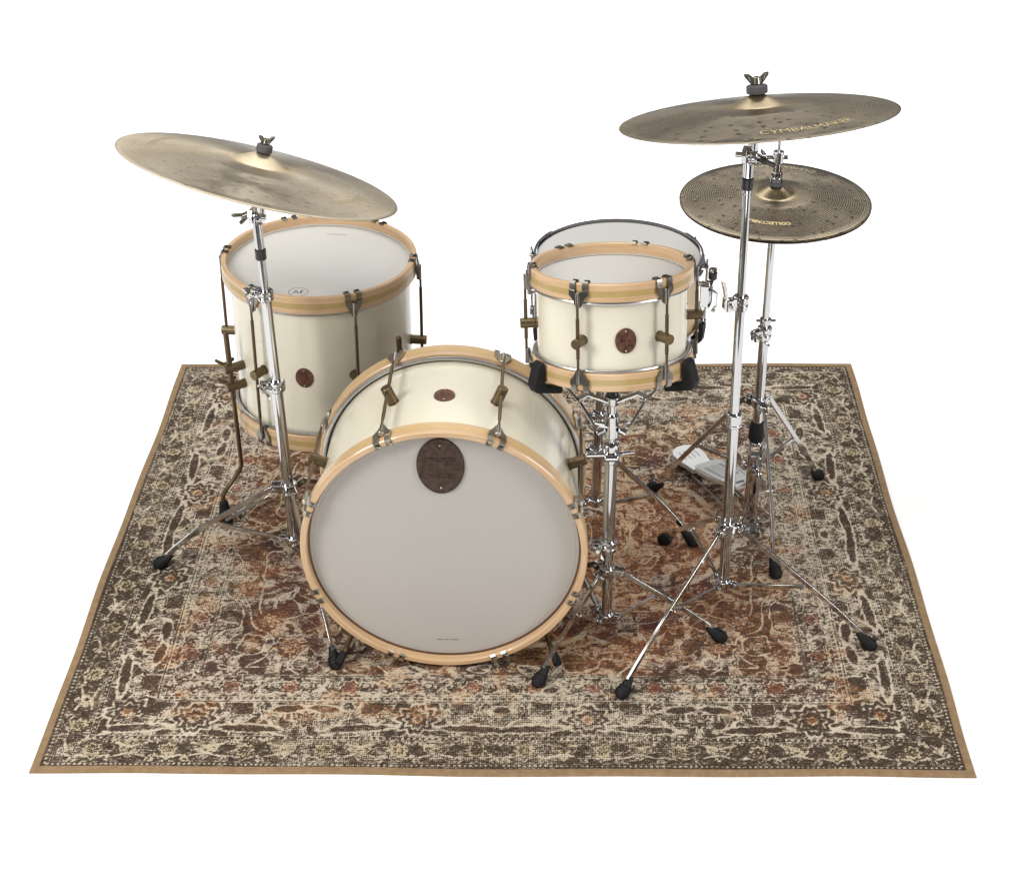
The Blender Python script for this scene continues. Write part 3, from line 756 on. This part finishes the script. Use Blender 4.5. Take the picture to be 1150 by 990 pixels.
def foot(parent, p, d):
    """tear-drop rubber foot at ground point p, leg arriving along d (towards ground, outwards)"""
    p = Vector(p); d = Vector(d).normalized()
    hd = Vector((d.x, d.y, 0)).normalized(); ax = (hd*.80-UP*.60).normalized()
    tip = p-ax*.031+UP*.0128
    q = ax.to_track_quat('Z', 'Y').to_matrix().to_4x4()
    mb = MB()
    mb.lathe([(1e-4, 0), (.0072, .001), (.0090, .010), (.0130, .024), (.0158, .036), (.0160, .045), (.0135, .054), (.0075, .0590), (1e-4, .0600)], 22, Matrix.Translation(tip) @ q @ Matrix.Scale(.90, 4))
    for z in (.028, .036, .044): mb.lathe([(.0135+.004*(z-.02)/.02, z-.0015), (.0150+.003*(z-.02)/.02, z), (.0135+.004*(z-.02)/.02, z+.0015)], 22, Matrix.Translation(tip) @ q @ Matrix.Scale(.90, 4), cap=False)
    # flatten what would go below the rug
    mb.v = [(x, y, max(z, .0008+.0*x)) for x, y, z in mb.v]
    return mb.build('rubber_foot', 'rubber', parent)
def channel(mb, path, w=.0070, h=.0125):
    """pressed U-channel leg: two cheeks and a web"""
    pr = [(-w/2, -h/2), (-w/2+.0022, -h/2), (-w/2+.0022, h/2-.0022), (w/2-.0022, h/2-.0022), (w/2-.0022, -h/2), (w/2, -h/2), (w/2, h/2), (-w/2, h/2)]
    mb.sweep(path, pr)
def tripod(root, c, zh, zb, r, feet, w=.0125, brace_t=.46, knee=.80, arch=.016, double=True, zbase_r=None):
    c = Vector(c); zf = .030
    hub = MB(); collar(hub, c+UP*zh, r, .022)
    bas = MB(); collar(bas, c+UP*zb, zbase_r or r, .016)
    bas.lathe([(1e-4, zb-.012), (r*.9, zb-.011), (r, zb-.006), (r, zb)], 24, Matrix.Translation(c))
    for f in feet:
        f = Vector(f); d = Vector((f.x-c.x, f.y-c.y, 0)).normalized(); t = Vector((-d.y, d.x, 0)); Rm = Matrix((d, t, UP)).transposed()
        for s in (-1, 1): hub.box(c+UP*zh+d*(r+.013)+t*(s*(w/2+.003)), (.024, .0034, .018), Rm)
        hub.cyl(c+UP*zh+d*(r+.018)-t*(w/2+.008), c+UP*zh+d*(r+.018)+t*(w/2+.008), .0036, .0036, 10)
        for s in (-1, 1): bas.box(c+UP*zb+d*(r+.010)+t*(s*(w/2-.001)), (.020, .0026, .012), Rm)
        bas.cyl(c+UP*zb+d*(r+.015)-t*(w/2+.004), c+UP*zb+d*(r+.015)+t*(w/2+.004), .0030, .0030, 10)
    hub.build('leg_hub', 'chrome', root, bevel=.0008); bas.build('brace_collar', 'chrome', root, bevel=.0008)
    for f in feet:
        f = Vector(f); d = Vector((f.x-c.x, f.y-c.y, 0)); Ld = d.length; d.normalize()
        p0 = c+d*(r+.014)+UP*(zh-.001); p1 = c+d*(r+.030)+UP*(zh-.006)
        pe = Vector((f.x, f.y, zf))-d*.012
        path = [p0, p1]
        for k in range(1, 12):
            q = k/12
            p = p1.lerp(pe, q); p.z += arch*math.sin(PI*q**1.6)
            path.append(p)
        path.append(pe)
        lg = MB(); channel(lg, path, w*.52, .0110)
        if double:    # second parallel rail below, to where the brace is bolted on
            n_ = len(path); low = [p-UP*.0155 for p in path[1:int(n_*.55)]]
            channel(lg, low, w*.50, .0050)
        t = Vector((-d.y, d.x, 0))
        lo = lg.build('leg', 'chrome_leg', root, bevel=.0005)
        foot(lo, (f.x, f.y, 0), pe-path[-4])
        mid = path[2+int(brace_t*11)]-UP*.012
        bs = c+d*(r+.015)+UP*zb
        br = MB(); channel(br, [bs, bs.lerp(mid, .5), mid], w*.5, .0085); br.cyl(mid-t*.009, mid+t*.009, .0030, .0030, 8)
        br.build('brace', 'chrome_leg', lo, bevel=.0004)

def cymbal_seat(root, n, cpt, bell_h, post_from, nut_az, felt_r=.0185, ws=1.):
    """rod, felts and wing nut that hold a cymbal, in the cymbal's own tilt; cpt = middle of edge plane"""
    n = Vector(n).normalized(); c = Vector(cpt)
    b0 = c+n*(bell_h+.0006)
    rod = MB(); rod.cyl(post_from, b0+n*.030, .0040, .0040, 12); rod.cyl(c+n*(bell_h-.030), c+n*(bell_h-.0305+.008), .0140, .0140, 20, .001)
    rod.build('cymbal_rod', 'chrome', root)
    fe = MB(); q = n.to_track_quat('Z', 'Y').to_matrix().to_4x4()
    fe.lathe([(.006, 0), (felt_r-.001, 0), (felt_r, .0015), (felt_r, .0130), (felt_r-.002, .0150), (.006, .0152)], 24, Matrix.Translation(b0) @ q); fe.build('felt_washer', 'black_felt', root)
    lo = MB(); lo.lathe([(.006, 0), (.013, 0), (.015, .002), (.014, .008), (.006, .009)], 22, Matrix.Translation(c+n*(bell_h-.0215)) @ q); lo.build('lower_felt', 'black_felt', root)
    w = MB(); a = math.radians(nut_az); wing_nut(w, b0+n*.0155, n, (math.cos(a), math.sin(a), 0), r=.0078*ws, h=.014*ws, wing=.0225*ws, wh=.0215*ws); w.build('wing_nut', 'nickel', root, bevel=.0006)

def tilter(root, base, mid, top, side):
    """ratchet tilter: two toothed discs on a cross bolt between the tube end and the cymbal stem"""
    base, top, mid, side = Vector(base), Vector(top), Vector(mid), Vector(side).normalized()
    k = MB()
    k.cyl(base, mid-UP*.010, .0100, .0095, 20, .001)
    k.prism([(-.012, -.012), (.012, -.012), (.0165, .004), (.010, .015), (-.010, .015), (-.0165, .004)], mid-side*.008, side.cross(UP), UP, side, .009)
    k.cyl(mid+side*.0005, mid+side*.0045, .0185, .0185, 30, .0008); k.cyl(mid+side*.0055, mid+side*.0165, .0175, .0160, 30, .0015)
    for i in range(22):
        a_ = 2*PI*i/22; k.box(mid+side*.005+(side.cross(UP)*math.cos(a_)+UP*math.sin(a_))*.0165, (.0028, .0028, .0028))
    k.cyl(mid-side*.026, mid+side*.022, .0052, .0052, 12, .0008)
    k.cyl(mid+side*.008, top, .0085, .0062, 16)
    o = k.build('tilter', 'chrome', root, bevel=.0006)
    bl = MB(); bl.cyl(base-UP*.024, base-UP*.001, .0116, .0116, 20, .001); bl.build('tube_bushing', 'black_plastic', o)
    return o, mid

def tube_part(root, name, p0, p1, r, mat='chrome'):
    t = MB(); t.cyl(p0, p1, r, r, 32, .0008); return t.build(name, mat, root)

# --- left cymbal stand
Lx, Ly = -.485, .684; Lc = Vector((Lx, Ly, 0))
ls = thing('cymbal_stand', 'chrome cymbal stand in front of the floor tom holding the pale tilted cymbal', 'cymbal stand', Lc, group='chrome cymbal stands')
Ltilt = lambda z: Vector((Lx-.013*max(0, z-.05)*1.0, Ly, z))
tube_part(ls, 'lower_tube', Ltilt(.055), Ltilt(.475), .0126); tube_part(ls, 'middle_tube', Ltilt(.44), Ltilt(.70), .0108); tube_part(ls, 'upper_tube', Ltilt(.67), Ltilt(.800), .0083)
clamp(ls, Ltilt(.476), .0138, 190); clamp(ls, Ltilt(.693), .0112, 150, .022)
tripod(ls, (Lx-.001, Ly, 0), .212, .070, .0145, [(-.793, .669), (-.357, .325), (-.300, .935)], w=.014, arch=.012)
LN = Vector((.2766, .243, 1)).normalized(); LCc = Vector((-.4753, .6496, .9765)); LB = .046
o, mid = tilter(ls, Ltilt(.800), Ltilt(.872), LCc+LN*.012, (1, -.25, 0))
cymbal_seat(ls, LN, LCc, LB, mid, 40, felt_r=.0160, ws=.80)
w = MB(); q = mid-Vector((1, -.25, 0)).normalized()*.020; dv = Vector((-1, .10, -.45)).normalized()
w.cyl(q-dv*.006, q+dv*.008, .0080, .0072, 14, .001); wing_nut(w, q+dv*.003, dv, (-.3, -.5, .9), wing=.017, wh=.024); w.build('tilter_wing_bolt', 'nickel', o, bevel=.0006)

# --- right cymbal stand
Rx, Ry = .479, .535; Rc = Vector((Rx, Ry, 0))
rs = thing('cymbal_stand', 'tall chrome cymbal stand on the right holding the highest dark cymbal', 'cymbal stand', Rc, group='chrome cymbal stands')
Rt = lambda z: Vector((Rx-.010*max(0, z-.2), Ry, z))
tube_part(rs, 'lower_tube', Rt(.045), Rt(.480), .0114); tube_part(rs, 'middle_tube', Rt(.45), Rt(.752), .0098); tube_part(rs, 'upper_tube', Rt(.73), Rt(.985), .0080)
clamp(rs, Rt(.752), .0100, 200, .030, nut='lever')
k = MB(); collar(k, Rt(.482), .0116, .030); collar(k, Rt(.470), .0128, .008); k.build('tube_collar', 'chrome', rs, bevel=.0006)
tripod(rs, Rc, .212, .062, .0122, [(.251, .235), (.775, .389), (.366, .762)], w=.0105, arch=.006, double=False)
RN = Vector((-.0884, .2218, 1)).normalized(); RCc = Vector((.479, .512, 1.1465)); RB = .043
k = MB(); k.cyl(Rt(.985), Rt(1.018), .0080, .0080, 20, .001); k.build('top_tube', 'chrome', rs)
o, mid = tilter(rs, Rt(1.018), Rt(1.062), RCc+RN*.012, (1, -.25, 0))
cymbal_seat(rs, RN, RCc, RB, mid, 8, felt_r=.0195)
w = MB(); q = mid+Vector((.018, -.003, -.004)); dv = Vector((1, -.15, -.45)).normalized()
w.cyl(q, q+dv*.016, .0070, .0060, 14, .001); w.bar([q+dv*.014, q+dv*.034], .009, .007); w.build('tilter_bolt', 'black_plastic', o, bevel=.001)

# --- hi-hat stand with pedal
Hx, Hy = .566, .815; Hc = Vector((Hx, Hy, 0))
hs = thing('hi_hat_stand', 'chrome hi-hat stand with white footboard behind the right cymbal stand', 'hi-hat stand', Hc)
Ht = lambda z: Vector((Hx, Hy, z))
tube_part(hs, 'lower_tube', Ht(.245), Ht(.535), .0108); tube_part(hs, 'upper_tube', Ht(.51), Ht(.825), .0082)
clamp(hs, Ht(.530), .0104, 215, .030)
k = MB(); k.cyl(Ht(.553), Ht(.566), .0125, .0125, 20, .001); k.cyl(Ht(.560)+Vector((-.020, 0, 0)), Ht(.560)+Vector((.022, 0, 0)), .0028, .0028, 10); k.build('memory_lock', 'chrome', hs)
tube_part(hs, 'pull_rod', Ht(.80), Ht(1.03), .0033)
k = MB(); k.cyl(Ht(.806), Ht(.822), .019, .015, 24, .002); k.build('hat_seat', 'chrome', hs)
tripod(hs, Hc, .352, .175, .0112, [(.350, .976), (.755, 1.031), (.607, .643)], w=.0108, arch=.004, brace_t=.50, double=False)
k = MB(); k.lathe([(.011, .252), (.0165, .254), (.0185, .262), (.0175, .285), (.0145, .300), (.011, .302)], 22, Matrix.Translation(Hc)); k.build('spring_boot', 'rubber', hs)
k = MB(); k.cyl(Ht(.240), Ht(.252), .016, .016, 20, .002)
for s in (-1, 1): k.box(Ht(.228)+Vector((s*.013, -.004, 0)), (.006, .014, .034)); k.cyl(Ht(.228)+Vector((s*.010, -.004, 0)), Ht(.228)+Vector((s*.022, -.004, 0)), .005, .005, 10, .0008)
k.build('spring_housing', 'chrome', hs, bevel=.0008)
k = MB(); k.sweep([Ht(.215), Ht(.20), Ht(.19), Ht(.10), Ht(.06), Ht(.028)], [(-.016, -.005), (-.010, -.009), (.010, -.009), (.016, -.005), (.016, .005), (.010, .009), (-.010, .009), (-.016, .005)], up=(0, 1, 0)); k.build('pedal_frame', 'chrome', hs, bevel=.001)
k = MB(); k.box(Ht(.0065)+Vector((0, .006, 0)), (.050, .050, .009))
for sx_ in (-1, 1): k.prism([(0, 0), (.020, 0), (.014, .012), (.004, .026), (0, .026)], Ht(.010)+Vector((sx_*.018, .004, 0)), Vector((sx_, 0, 0)), UP, Vector((0, 1, 0)), .012)
k.build('base_plate', 'chrome', hs, bevel=.002)
# footboard: toe by the tube, heel towards the drummer
toe = Vector((.560, .888, .078)); heel = Vector((.440, 1.108, .024)); ax = (heel-toe); FL = ax.length; ax.normalize()
sd = ax.cross(UP).normalized(); nz = sd.cross(ax)
if nz.z < 0: nz = -nz
pb = MB()
outl = [(0, .024), (.012, .030), (.10, .044), (.150, .044), (.166, .034), (.172, .030), (.172, -.030), (.166, -.034), (.150, -.044), (.10, -.044), (.012, -.030), (0, -.024)]
pb.prism(outl, toe, ax, sd, nz, .011)
for yv in (.038, -.038): pb.bar([toe+ax*.02+sd*yv*.8+nz*.006, toe+ax*.10+sd*yv+nz*.006, toe+ax*.150+sd*yv+nz*.006], .005, .006, up=tuple(nz))
po = pb.build('footboard', 'ped', hs, bevel=.0016)
gb = MB()
Rp = Matrix((ax, sd, nz)).transposed()
for yv in (-.020, .020): gb.box(toe+ax*.100+sd*yv+nz*.0052, (.082, .0100, .0012), Rp)
for yv in (-.035, -.008, -.003, .003, .008, .035): gb.box(toe+ax*.098+sd*yv+nz*.0052, (.090, .0016, .0012), Rp)
gb.build('tread_groove', 'groove', po)
gb = MB(); gb.box(toe+ax*.016+sd*-.004+nz*.0052, (.007, .022, .0016), Rp); gb.build('toe_slot', 'black_plastic', po)
hb = MB(); ph = heel+ax*.016+UP*-.004; axf = Vector((ax.x, ax.y, 0)).normalized(); sdf = axf.cross(UP)
Ls = 176/1000
op = [(.176, .030), (.200, .032), (.228, .038), (.258, .038), (.276, .028), (.284, .010), (.284, -.010), (.276, -.028), (.258, -.038), (.228, -.038), (.200, -.032), (.176, -.030)]
h0 = Vector((toe.x, toe.y, .022)); hb.prism(op, h0, axf, sdf, UP, .014)
ho = hb.build('heel_plate', 'ped', hs, bevel=.0016)
gb = MB()
for i in range(4): gb.box(h0+axf*.240+sdf*(-.0195+.013*i)+UP*.0072, (.038, .0030, .0010), Matrix((axf, sdf, UP)).transposed())
gb.build('tread_groove', 'groove', ho)
k = MB()
for s in (-1, 1): k.tube([h0+axf*.18+sdf*(s*.028)+UP*-.014, h0+axf*.05+sdf*(s*.030)+UP*-.014, Vector((Hx, Hy, .008))+sdf*(s*.022)], .0034, 10)
k.build('radius_rod', 'chrome_leg', hs)
k = MB(); k.bar([toe+ax*.006+nz*.002, Vector((Hx, Hy+.012, .12)), Vector((Hx, Hy+.008, .21))], .012, .003, up=tuple(sd)); k.build('pull_chain', 'chrome_leg', hs)
# clutch above the top hi-hat
HCz = .8437; HB = .034
k = MB(); z = HCz+HB
k.cyl(Ht(z+.008), Ht(z+.020), .0135, .0115, 20, .0012); k.cyl(Ht(z+.022), Ht(z+.030), .0120, .0120, 6, .0008); k.cyl(Ht(z+.030), Ht(z+.062), .0085, .0085, 18, .001)
k.cyl(Ht(z+.050), Ht(z+.075), .0115, .0115, 20, .001); k.cyl(Ht(z+.062)+Vector((-.026, 0, 0)), Ht(z+.062)+Vector((.020, 0, 0)), .0048, .0048, 12, .0008)
co_ = k.build('clutch', 'chrome', hs, bevel=.0005)
w = MB(); wing_nut(w, Ht(z+.062)+Vector((-.024, 0, 0)), (-1, .1, 0), (0, .35, 1), wing=.016, wh=.014); w.build('wing_bolt', 'chrome', co_, bevel=.0006)
k = MB(); k.cyl(Ht(z+.0006), Ht(z+.0075), .0150, .0140, 20, .001); k.build('felt_washer', 'black_felt', co_)

# --- tom stand (basket)
Tx, Ty = .220, .452; Tc = Vector((Tx, Ty, 0))
ts = thing('tom_stand', 'chrome basket stand right of the bass drum carrying the small rack tom', 'drum stand', Tc)
Tt = lambda z: Vector((Tx+.004*z, Ty, z))
tube_part(ts, 'lower_tube', Tt(.030), Tt(.225), .0112); tube_part(ts, 'middle_tube', Tt(.21), Tt(.44), .0128)
tube_part(ts, 'upper_tube', Tt(.43), Tt(.575), .0078)
clamp(ts, Tt(.222), .0124, 185, .028)
tripod(ts, Tc, .155, .034, .0120, [(.078, .27), (.458, .412), (.095, .610)], w=.0115, arch=.004, double=False, brace_t=.30)
k = MB(); k.lathe([(.012, -.024), (.017, -.022), (.018, -.012), (.0165, -.004), (.0165, .004), (.018, .012), (.017, .022), (.012, .024)], 28, Matrix.Translation(Tt(.455)))
k.cyl(Tt(.452)+Vector((-.052, -.006, 0)), Tt(.452)+Vector((-.012, -.004, 0)), .0070, .0070, 14, .001); k.cyl(Tt(.452)+Vector((.014, -.004, 0)), Tt(.456)+Vector((.048, -.010, .006)), .0042, .0042, 12, .001)
k.cyl(Tt(.452)+Vector((-.014, -.017, 0)), Tt(.452)+Vector((.014, -.017, 0)), .0085, .0085, 16, .0015); k.build('height_clamp', 'chrome', ts, bevel=.0008)
# basket: hub under the drum, three folding arms with rubber grips
RTm = world_of(rt)
def rtp(az, r, z): a = math.radians(az); return RTm @ Vector((r*math.cos(a), r*math.sin(a), z))
k = MB(); hubp = Tt(.520); k.cyl(Tt(.492), Tt(.545), .0140, .0140, 24, .0015); k.cyl(Tt(.570), Tt(.590), .0150, .0170, 24, .002)
for s in (-1, 1): k.cyl(hubp+Vector((s*.014, -.006, -.006)), hubp+Vector((s*.030, -.010, -.014)), .0080, .0080, 14, .001)
k.build('basket_hub', 'chrome', ts, bevel=.0006)
k = MB(); k.cyl(Tt(.5905), Tt(.601), .0135, .0115, 20, .002); k.build('basket_knob', 'black_plastic', ts)
for az in (212, 328, 92):
    er = (rtp(az, 1, 0)-rtp(az, 0, 0)); et = RT_N.cross(er)
    g0 = rtp(az, .172, -.016); g1 = rtp(az, .172, .030); gi = rtp(az, .118, -.020)
    ar = MB()
    ar.bar([hubp+er*.016, hubp+er*.045+UP*.012, gi.lerp(hubp, .35)+UP*-.004, gi-er*.006+UP*.001], .014, .0048, up=tuple(et.cross(er)))
    ar.bar([Tt(.578)+er*.012, Tt(.578).lerp(gi, .5)+UP*-.002, gi.lerp(hubp, .32)], .015, .0036, up=(0, 0, 1))
    ar.cyl(gi.lerp(hubp, .33)-et*.010, gi.lerp(hubp, .33)+et*.010, .0040, .0040, 10, .0005)
    ao = ar.build('basket_arm', 'chrome_leg', ts, bevel=.0006)
    ru = MB(); ern = er.normalized(); etn = et.normalized(); c0_ = rtp(az, 0, 0)
    ru.prism([(.1625, .040), (.1700, .043), (.1780, .036), (.1900, -.004), (.1830, -.018), (.1250, -.030), (.1230, -.017), (.1600, -.0075), (.1625, .004)], c0_, ern, RT_N, etn, .027)
    ru.build('rubber_grip', 'rubber', ao, bevel=.003)

# --- snare stand (mostly hidden)
Nx, Ny = .205, .872; Nc = Vector((Nx, Ny, 0))
ns = thing('snare_stand', 'low chrome snare stand half hidden behind the tom stand', 'drum stand', Nc)
Nt = lambda z: Vector((Nx+.02*z, Ny, z))
tube_part(ns, 'lower_tube', Nt(.030), Nt(.28), .0115); tube_part(ns, 'upper_tube', Nt(.26), Nt(.49), .0090)
clamp(ns, Nt(.28), .0110, 200, .026)
tripod(ns, Nc, .185, .045, .0125, [(.426, .762), (.215, 1.13), (-.005, .80)], w=.0115, arch=.010, double=False)
Snm = world_of(sn)
def snp(az, r, z): a = math.radians(az); return Snm @ Vector((r*math.cos(a), r*math.sin(a), z))
for az in (338, 205, 92):
    er = (snp(az, 1, 0)-snp(az, 0, 0)); et = SN_N.cross(er)
    gi = snp(az, .150, -.018)
    ar = MB(); ar.bar([Nt(.46)+er*.008, Nt(.46).lerp(gi, .5)-UP*.006, gi], .013, .005, up=(0, 0, 1)); ao = ar.build('basket_arm', 'chrome_leg', ns, bevel=.0006)
    ru = MB(); ru.bar([gi-er*.006, snp(az, .180, -.016), snp(az, .194, -.002), snp(az, .196, .020), snp(az, .194, .034)], .020, .011, up=tuple(er.cross(et)*.2-er)); ru.build('rubber_grip', 'rubber', ao, bevel=.002)

# ------------------------------------------------------------------ cymbals
def cym_profile(R, H, flip=False):
    """(r,z) from centre hole to edge; H is total height, bell about 1/5 of the radius"""
    rb = R*.205; hb = H*.50; zb = H-hb; pts = []
    for i in range(14):
        q = i/13; r = .006+(rb-.006)*q
        pts.append((r, zb+hb*(.55*(1-q)**1.25+.45*math.cos(q*PI*.5) if q < 1 else 0)))
    # bow: gently domed from bell foot to edge
    for i in range(1, 25):
        q = i/24; r = rb+(R-rb)*q; pts.append((r, zb*(1-q**1.55)))
    # soften the foot of the bell
    for k in (13,):
        pts[k] = (pts[k][0], (pts[k-1][1]+pts[k+1][1])/2*.35+pts[k][1]*.65)
    return pts
def cymbal(name, label, c, n, R, H, mat, flip=False, xh=(1, 0, 0), group=None):
    rot = basis(n, xh)
    if flip: rot = rot @ Matrix.Rotation(PI, 3, 'X')
    top = cym_profile(R, H); th = .0012
    prof = [(r, z+th/2) for r, z in top]+[(R+.0004, 0)]+[(r, z-th/2) for r, z in reversed(top)]
    mb = MB(); mb.lathe(prof, 160, closed=True)
    o = mb.build(name, mat, None, angle=60); o.matrix_basis = Matrix.Translation(c) @ rot.to_4x4()
    o['label'] = label; o['category'] = 'cymbal'; o['group'] = group
    return o, top
def text_on(parent, top, txt, mat, r0, a0, size, out=False, caps=None, name='lettering', bold=0.):
    """lettering laid round the cymbal on its bow; tops to the centre, or outwards if out"""
    cu = bpy.data.curves.new('tmp', 'FONT'); cu.body = txt; cu.size = size; cu.align_x = 'CENTER'; cu.align_y = 'CENTER'
    if caps:
        for i, ch in enumerate(cu.body_format): ch.use_small_caps = (i > 0)
        cu.small_caps_scale = .78
    cu.resolution_u = 3; cu.offset = bold
    to = bpy.data.objects.new('tmp', cu); COL.objects.link(to)
    dg = bpy.context.evaluated_depsgraph_get(); me = bpy.data.meshes.new_from_object(to.evaluated_get(dg))
    COL.objects.unlink(to); bpy.data.objects.remove(to)
    import bmesh
    bm = bmesh.new(); bm.from_mesh(me); bmesh.ops.triangulate(bm, faces=bm.faces[:])
    bmesh.ops.subdivide_edges(bm, edges=bm.edges[:], cuts=1, use_grid_fill=False)
    rs_ = [p[0] for p in top]; zs_ = [p[1] for p in top]
    for v_ in bm.verts:
        x, y = v_.co.x, v_.co.y
        if out: r = r0+y; a = math.radians(a0)-x/r0
        else: r = r0-y; a = math.radians(a0)+x/r0
        v_.co = Vector((r*math.cos(a), r*math.sin(a), float(np.interp(r, rs_, zs_))+.0006+.0004))
    bm.to_mesh(me); bm.free(); me.materials.clear(); me.materials.append(M[mat])
    o = bpy.data.objects.new(name, me); COL.objects.link(o); o.parent = parent; return o

M['cym_pale'] = cymbal_mat('pale_brushed_bronze', (.47, .40, .295), (.67, .59, .46), (.64, .49, .28), .28, 27, .36, .40, .28)
M['cym_dark'] = cymbal_mat('dark_brushed_bronze', (.22, .182, .130), (.42, .355, .265), (.46, .34, .17), .255, 27, .29, .7)
M['cym_hat'] = cymbal_mat('dark_lathed_bronze', (.195, .158, .110), (.38, .320, .235), (.42, .31, .15), .198, 29, .25, 1.1)
lcy, tp = cymbal('ride_cymbal', 'pale bronze cymbal tilted steeply over the floor tom', LCc, LN, .28, LB, 'cym_pale', group='bronze cymbals')
text_on(lcy, tp, 'CYMBALMAKER', 'pale_ink', .205, -22, .020, caps=True)
text_on(lcy, tp, 'CYMBALMAKER', 'pale_ink', .215, 168, .022, caps=True)
rcy, tp = cymbal('crash_cymbal', 'dark bronze cymbal highest on the right with a wing nut on top', RCc, RN, .255, RB, 'cym_dark', group='bronze cymbals')
text_on(rcy, tp, 'CYMBALMAKER', 'gold_ink', .208, -71, .026, caps=True, bold=-.0003)
hcy, tp = cymbal('hi_hat_cymbal', 'upper dark lathed hi-hat cymbal under the chrome clutch', Ht(HCz), (0, 0, 1), .198, HB, 'cym_hat', group='bronze cymbals')
text_on(hcy, tp, 'COLLECTABLE', 'gold_ink', .134, -102, .0135, out=True, bold=.0005)
text_on(hcy, tp, 'CYMBALMAKER', 'pale_ink', .165, 79, .022, caps=True)
hcb, tp = cymbal('hi_hat_cymbal', 'lower hi-hat cymbal, upside down beneath the upper one', Ht(HCz-.0045), (0, 0, 1), .1975, HB, 'cym_hat', flip=True, group='bronze cymbals')

# ------------------------------------------------------------------ camera
cam = bpy.data.cameras.new('camera'); co = bpy.data.objects.new('camera', cam); COL.objects.link(co)
cx, cy, cz, p, yw, rl, f = .0995, -2.3752, 2.29, .5689, -.0277, -.0146, 1863.7
F_ = Vector((math.sin(yw)*math.cos(p), math.cos(yw)*math.cos(p), -math.sin(p))); R_ = Vector((math.cos(yw), -math.sin(yw), 0)); U_ = R_.cross(F_)
R2 = R_*math.cos(rl)+U_*math.sin(rl); U2 = U_*math.cos(rl)-R_*math.sin(rl)
mt = Matrix((R2, U2, -F_)).transposed().to_4x4(); mt.translation = (cx, cy, cz); co.matrix_world = mt
cam.sensor_width = 36; cam.sensor_fit = 'HORIZONTAL'; cam.lens = f/1150*36; cam.clip_end = 100; cam.clip_start = .05
scene.camera = co

# ------------------------------------------------------------------ light: studio soft boxes, plus added backdrop and front fill lamps
w = bpy.data.worlds.new('World'); scene.world = w; w.use_nodes = True
wt = w.node_tree; bg = wt.nodes['Background']
tc = wt.nodes.new('ShaderNodeTexCoord'); sx = wt.nodes.new('ShaderNodeSeparateXYZ'); wt.links.new(tc.outputs['Generated'], sx.inputs[0])
rp = wt.nodes.new('ShaderNodeValToRGB'); wt.links.new(sx.outputs[2], rp.inputs[0])
e = rp.color_ramp.elements; e[0].position = 0.0; e[0].color = (.62, .62, .62, 1); e[1].position = .8; e[1].color = (.20, .20, .21, 1)
wt.links.new(rp.outputs[0], bg.inputs['Color']); bg.inputs['Strength'].default_value = .40
def area(name, loc, target, sx_, sy_, power, col=(1, 1, 1), spread=180):
    l = bpy.data.lights.new(name, 'AREA'); l.shape = 'RECTANGLE'; l.size = sx_; l.size_y = sy_; l.energy = power; l.color = col; l.spread = math.radians(spread)
    o = bpy.data.objects.new(name, l); COL.objects.link(o); o.location = loc
    d = Vector(target)-Vector(loc); o.rotation_euler = d.to_track_quat('-Z', 'Y').to_euler(); return o
area('overhead_softbox', (-.5, .25, 3.2), (-.05, .8, 0), 1.9, 1.5, 44, (1, .985, .955))
area('added_backdrop_lamp', (0, 4.3, 4.2), (0, 4.5, 0), 6.8, 2.8, 225, spread=135)  # added lamp, brightens the far paper until it goes white
area('left_softbox', (-2.35, -1.05, 2.45), (-.1, .6, .4), 1.0, 1.3, 93, (1, .98, .945))
area('right_softbox', (2.7, -.8, 2.0), (.1, .6, .4), .9, 1.8, 64, (1, .98, .95))

area('added_front_fill', (-.05, -1.35, .28), (-.1, .5, .22), 1.5, .4, 8, (1, .98, .95))  # added low fill lamp, lifts the lower bass head and evens the shells

scene.view_settings.view_transform = 'Standard'; scene.view_settings.look = 'None'
scene.view_settings.exposure = 0; scene.view_settings.gamma = 1
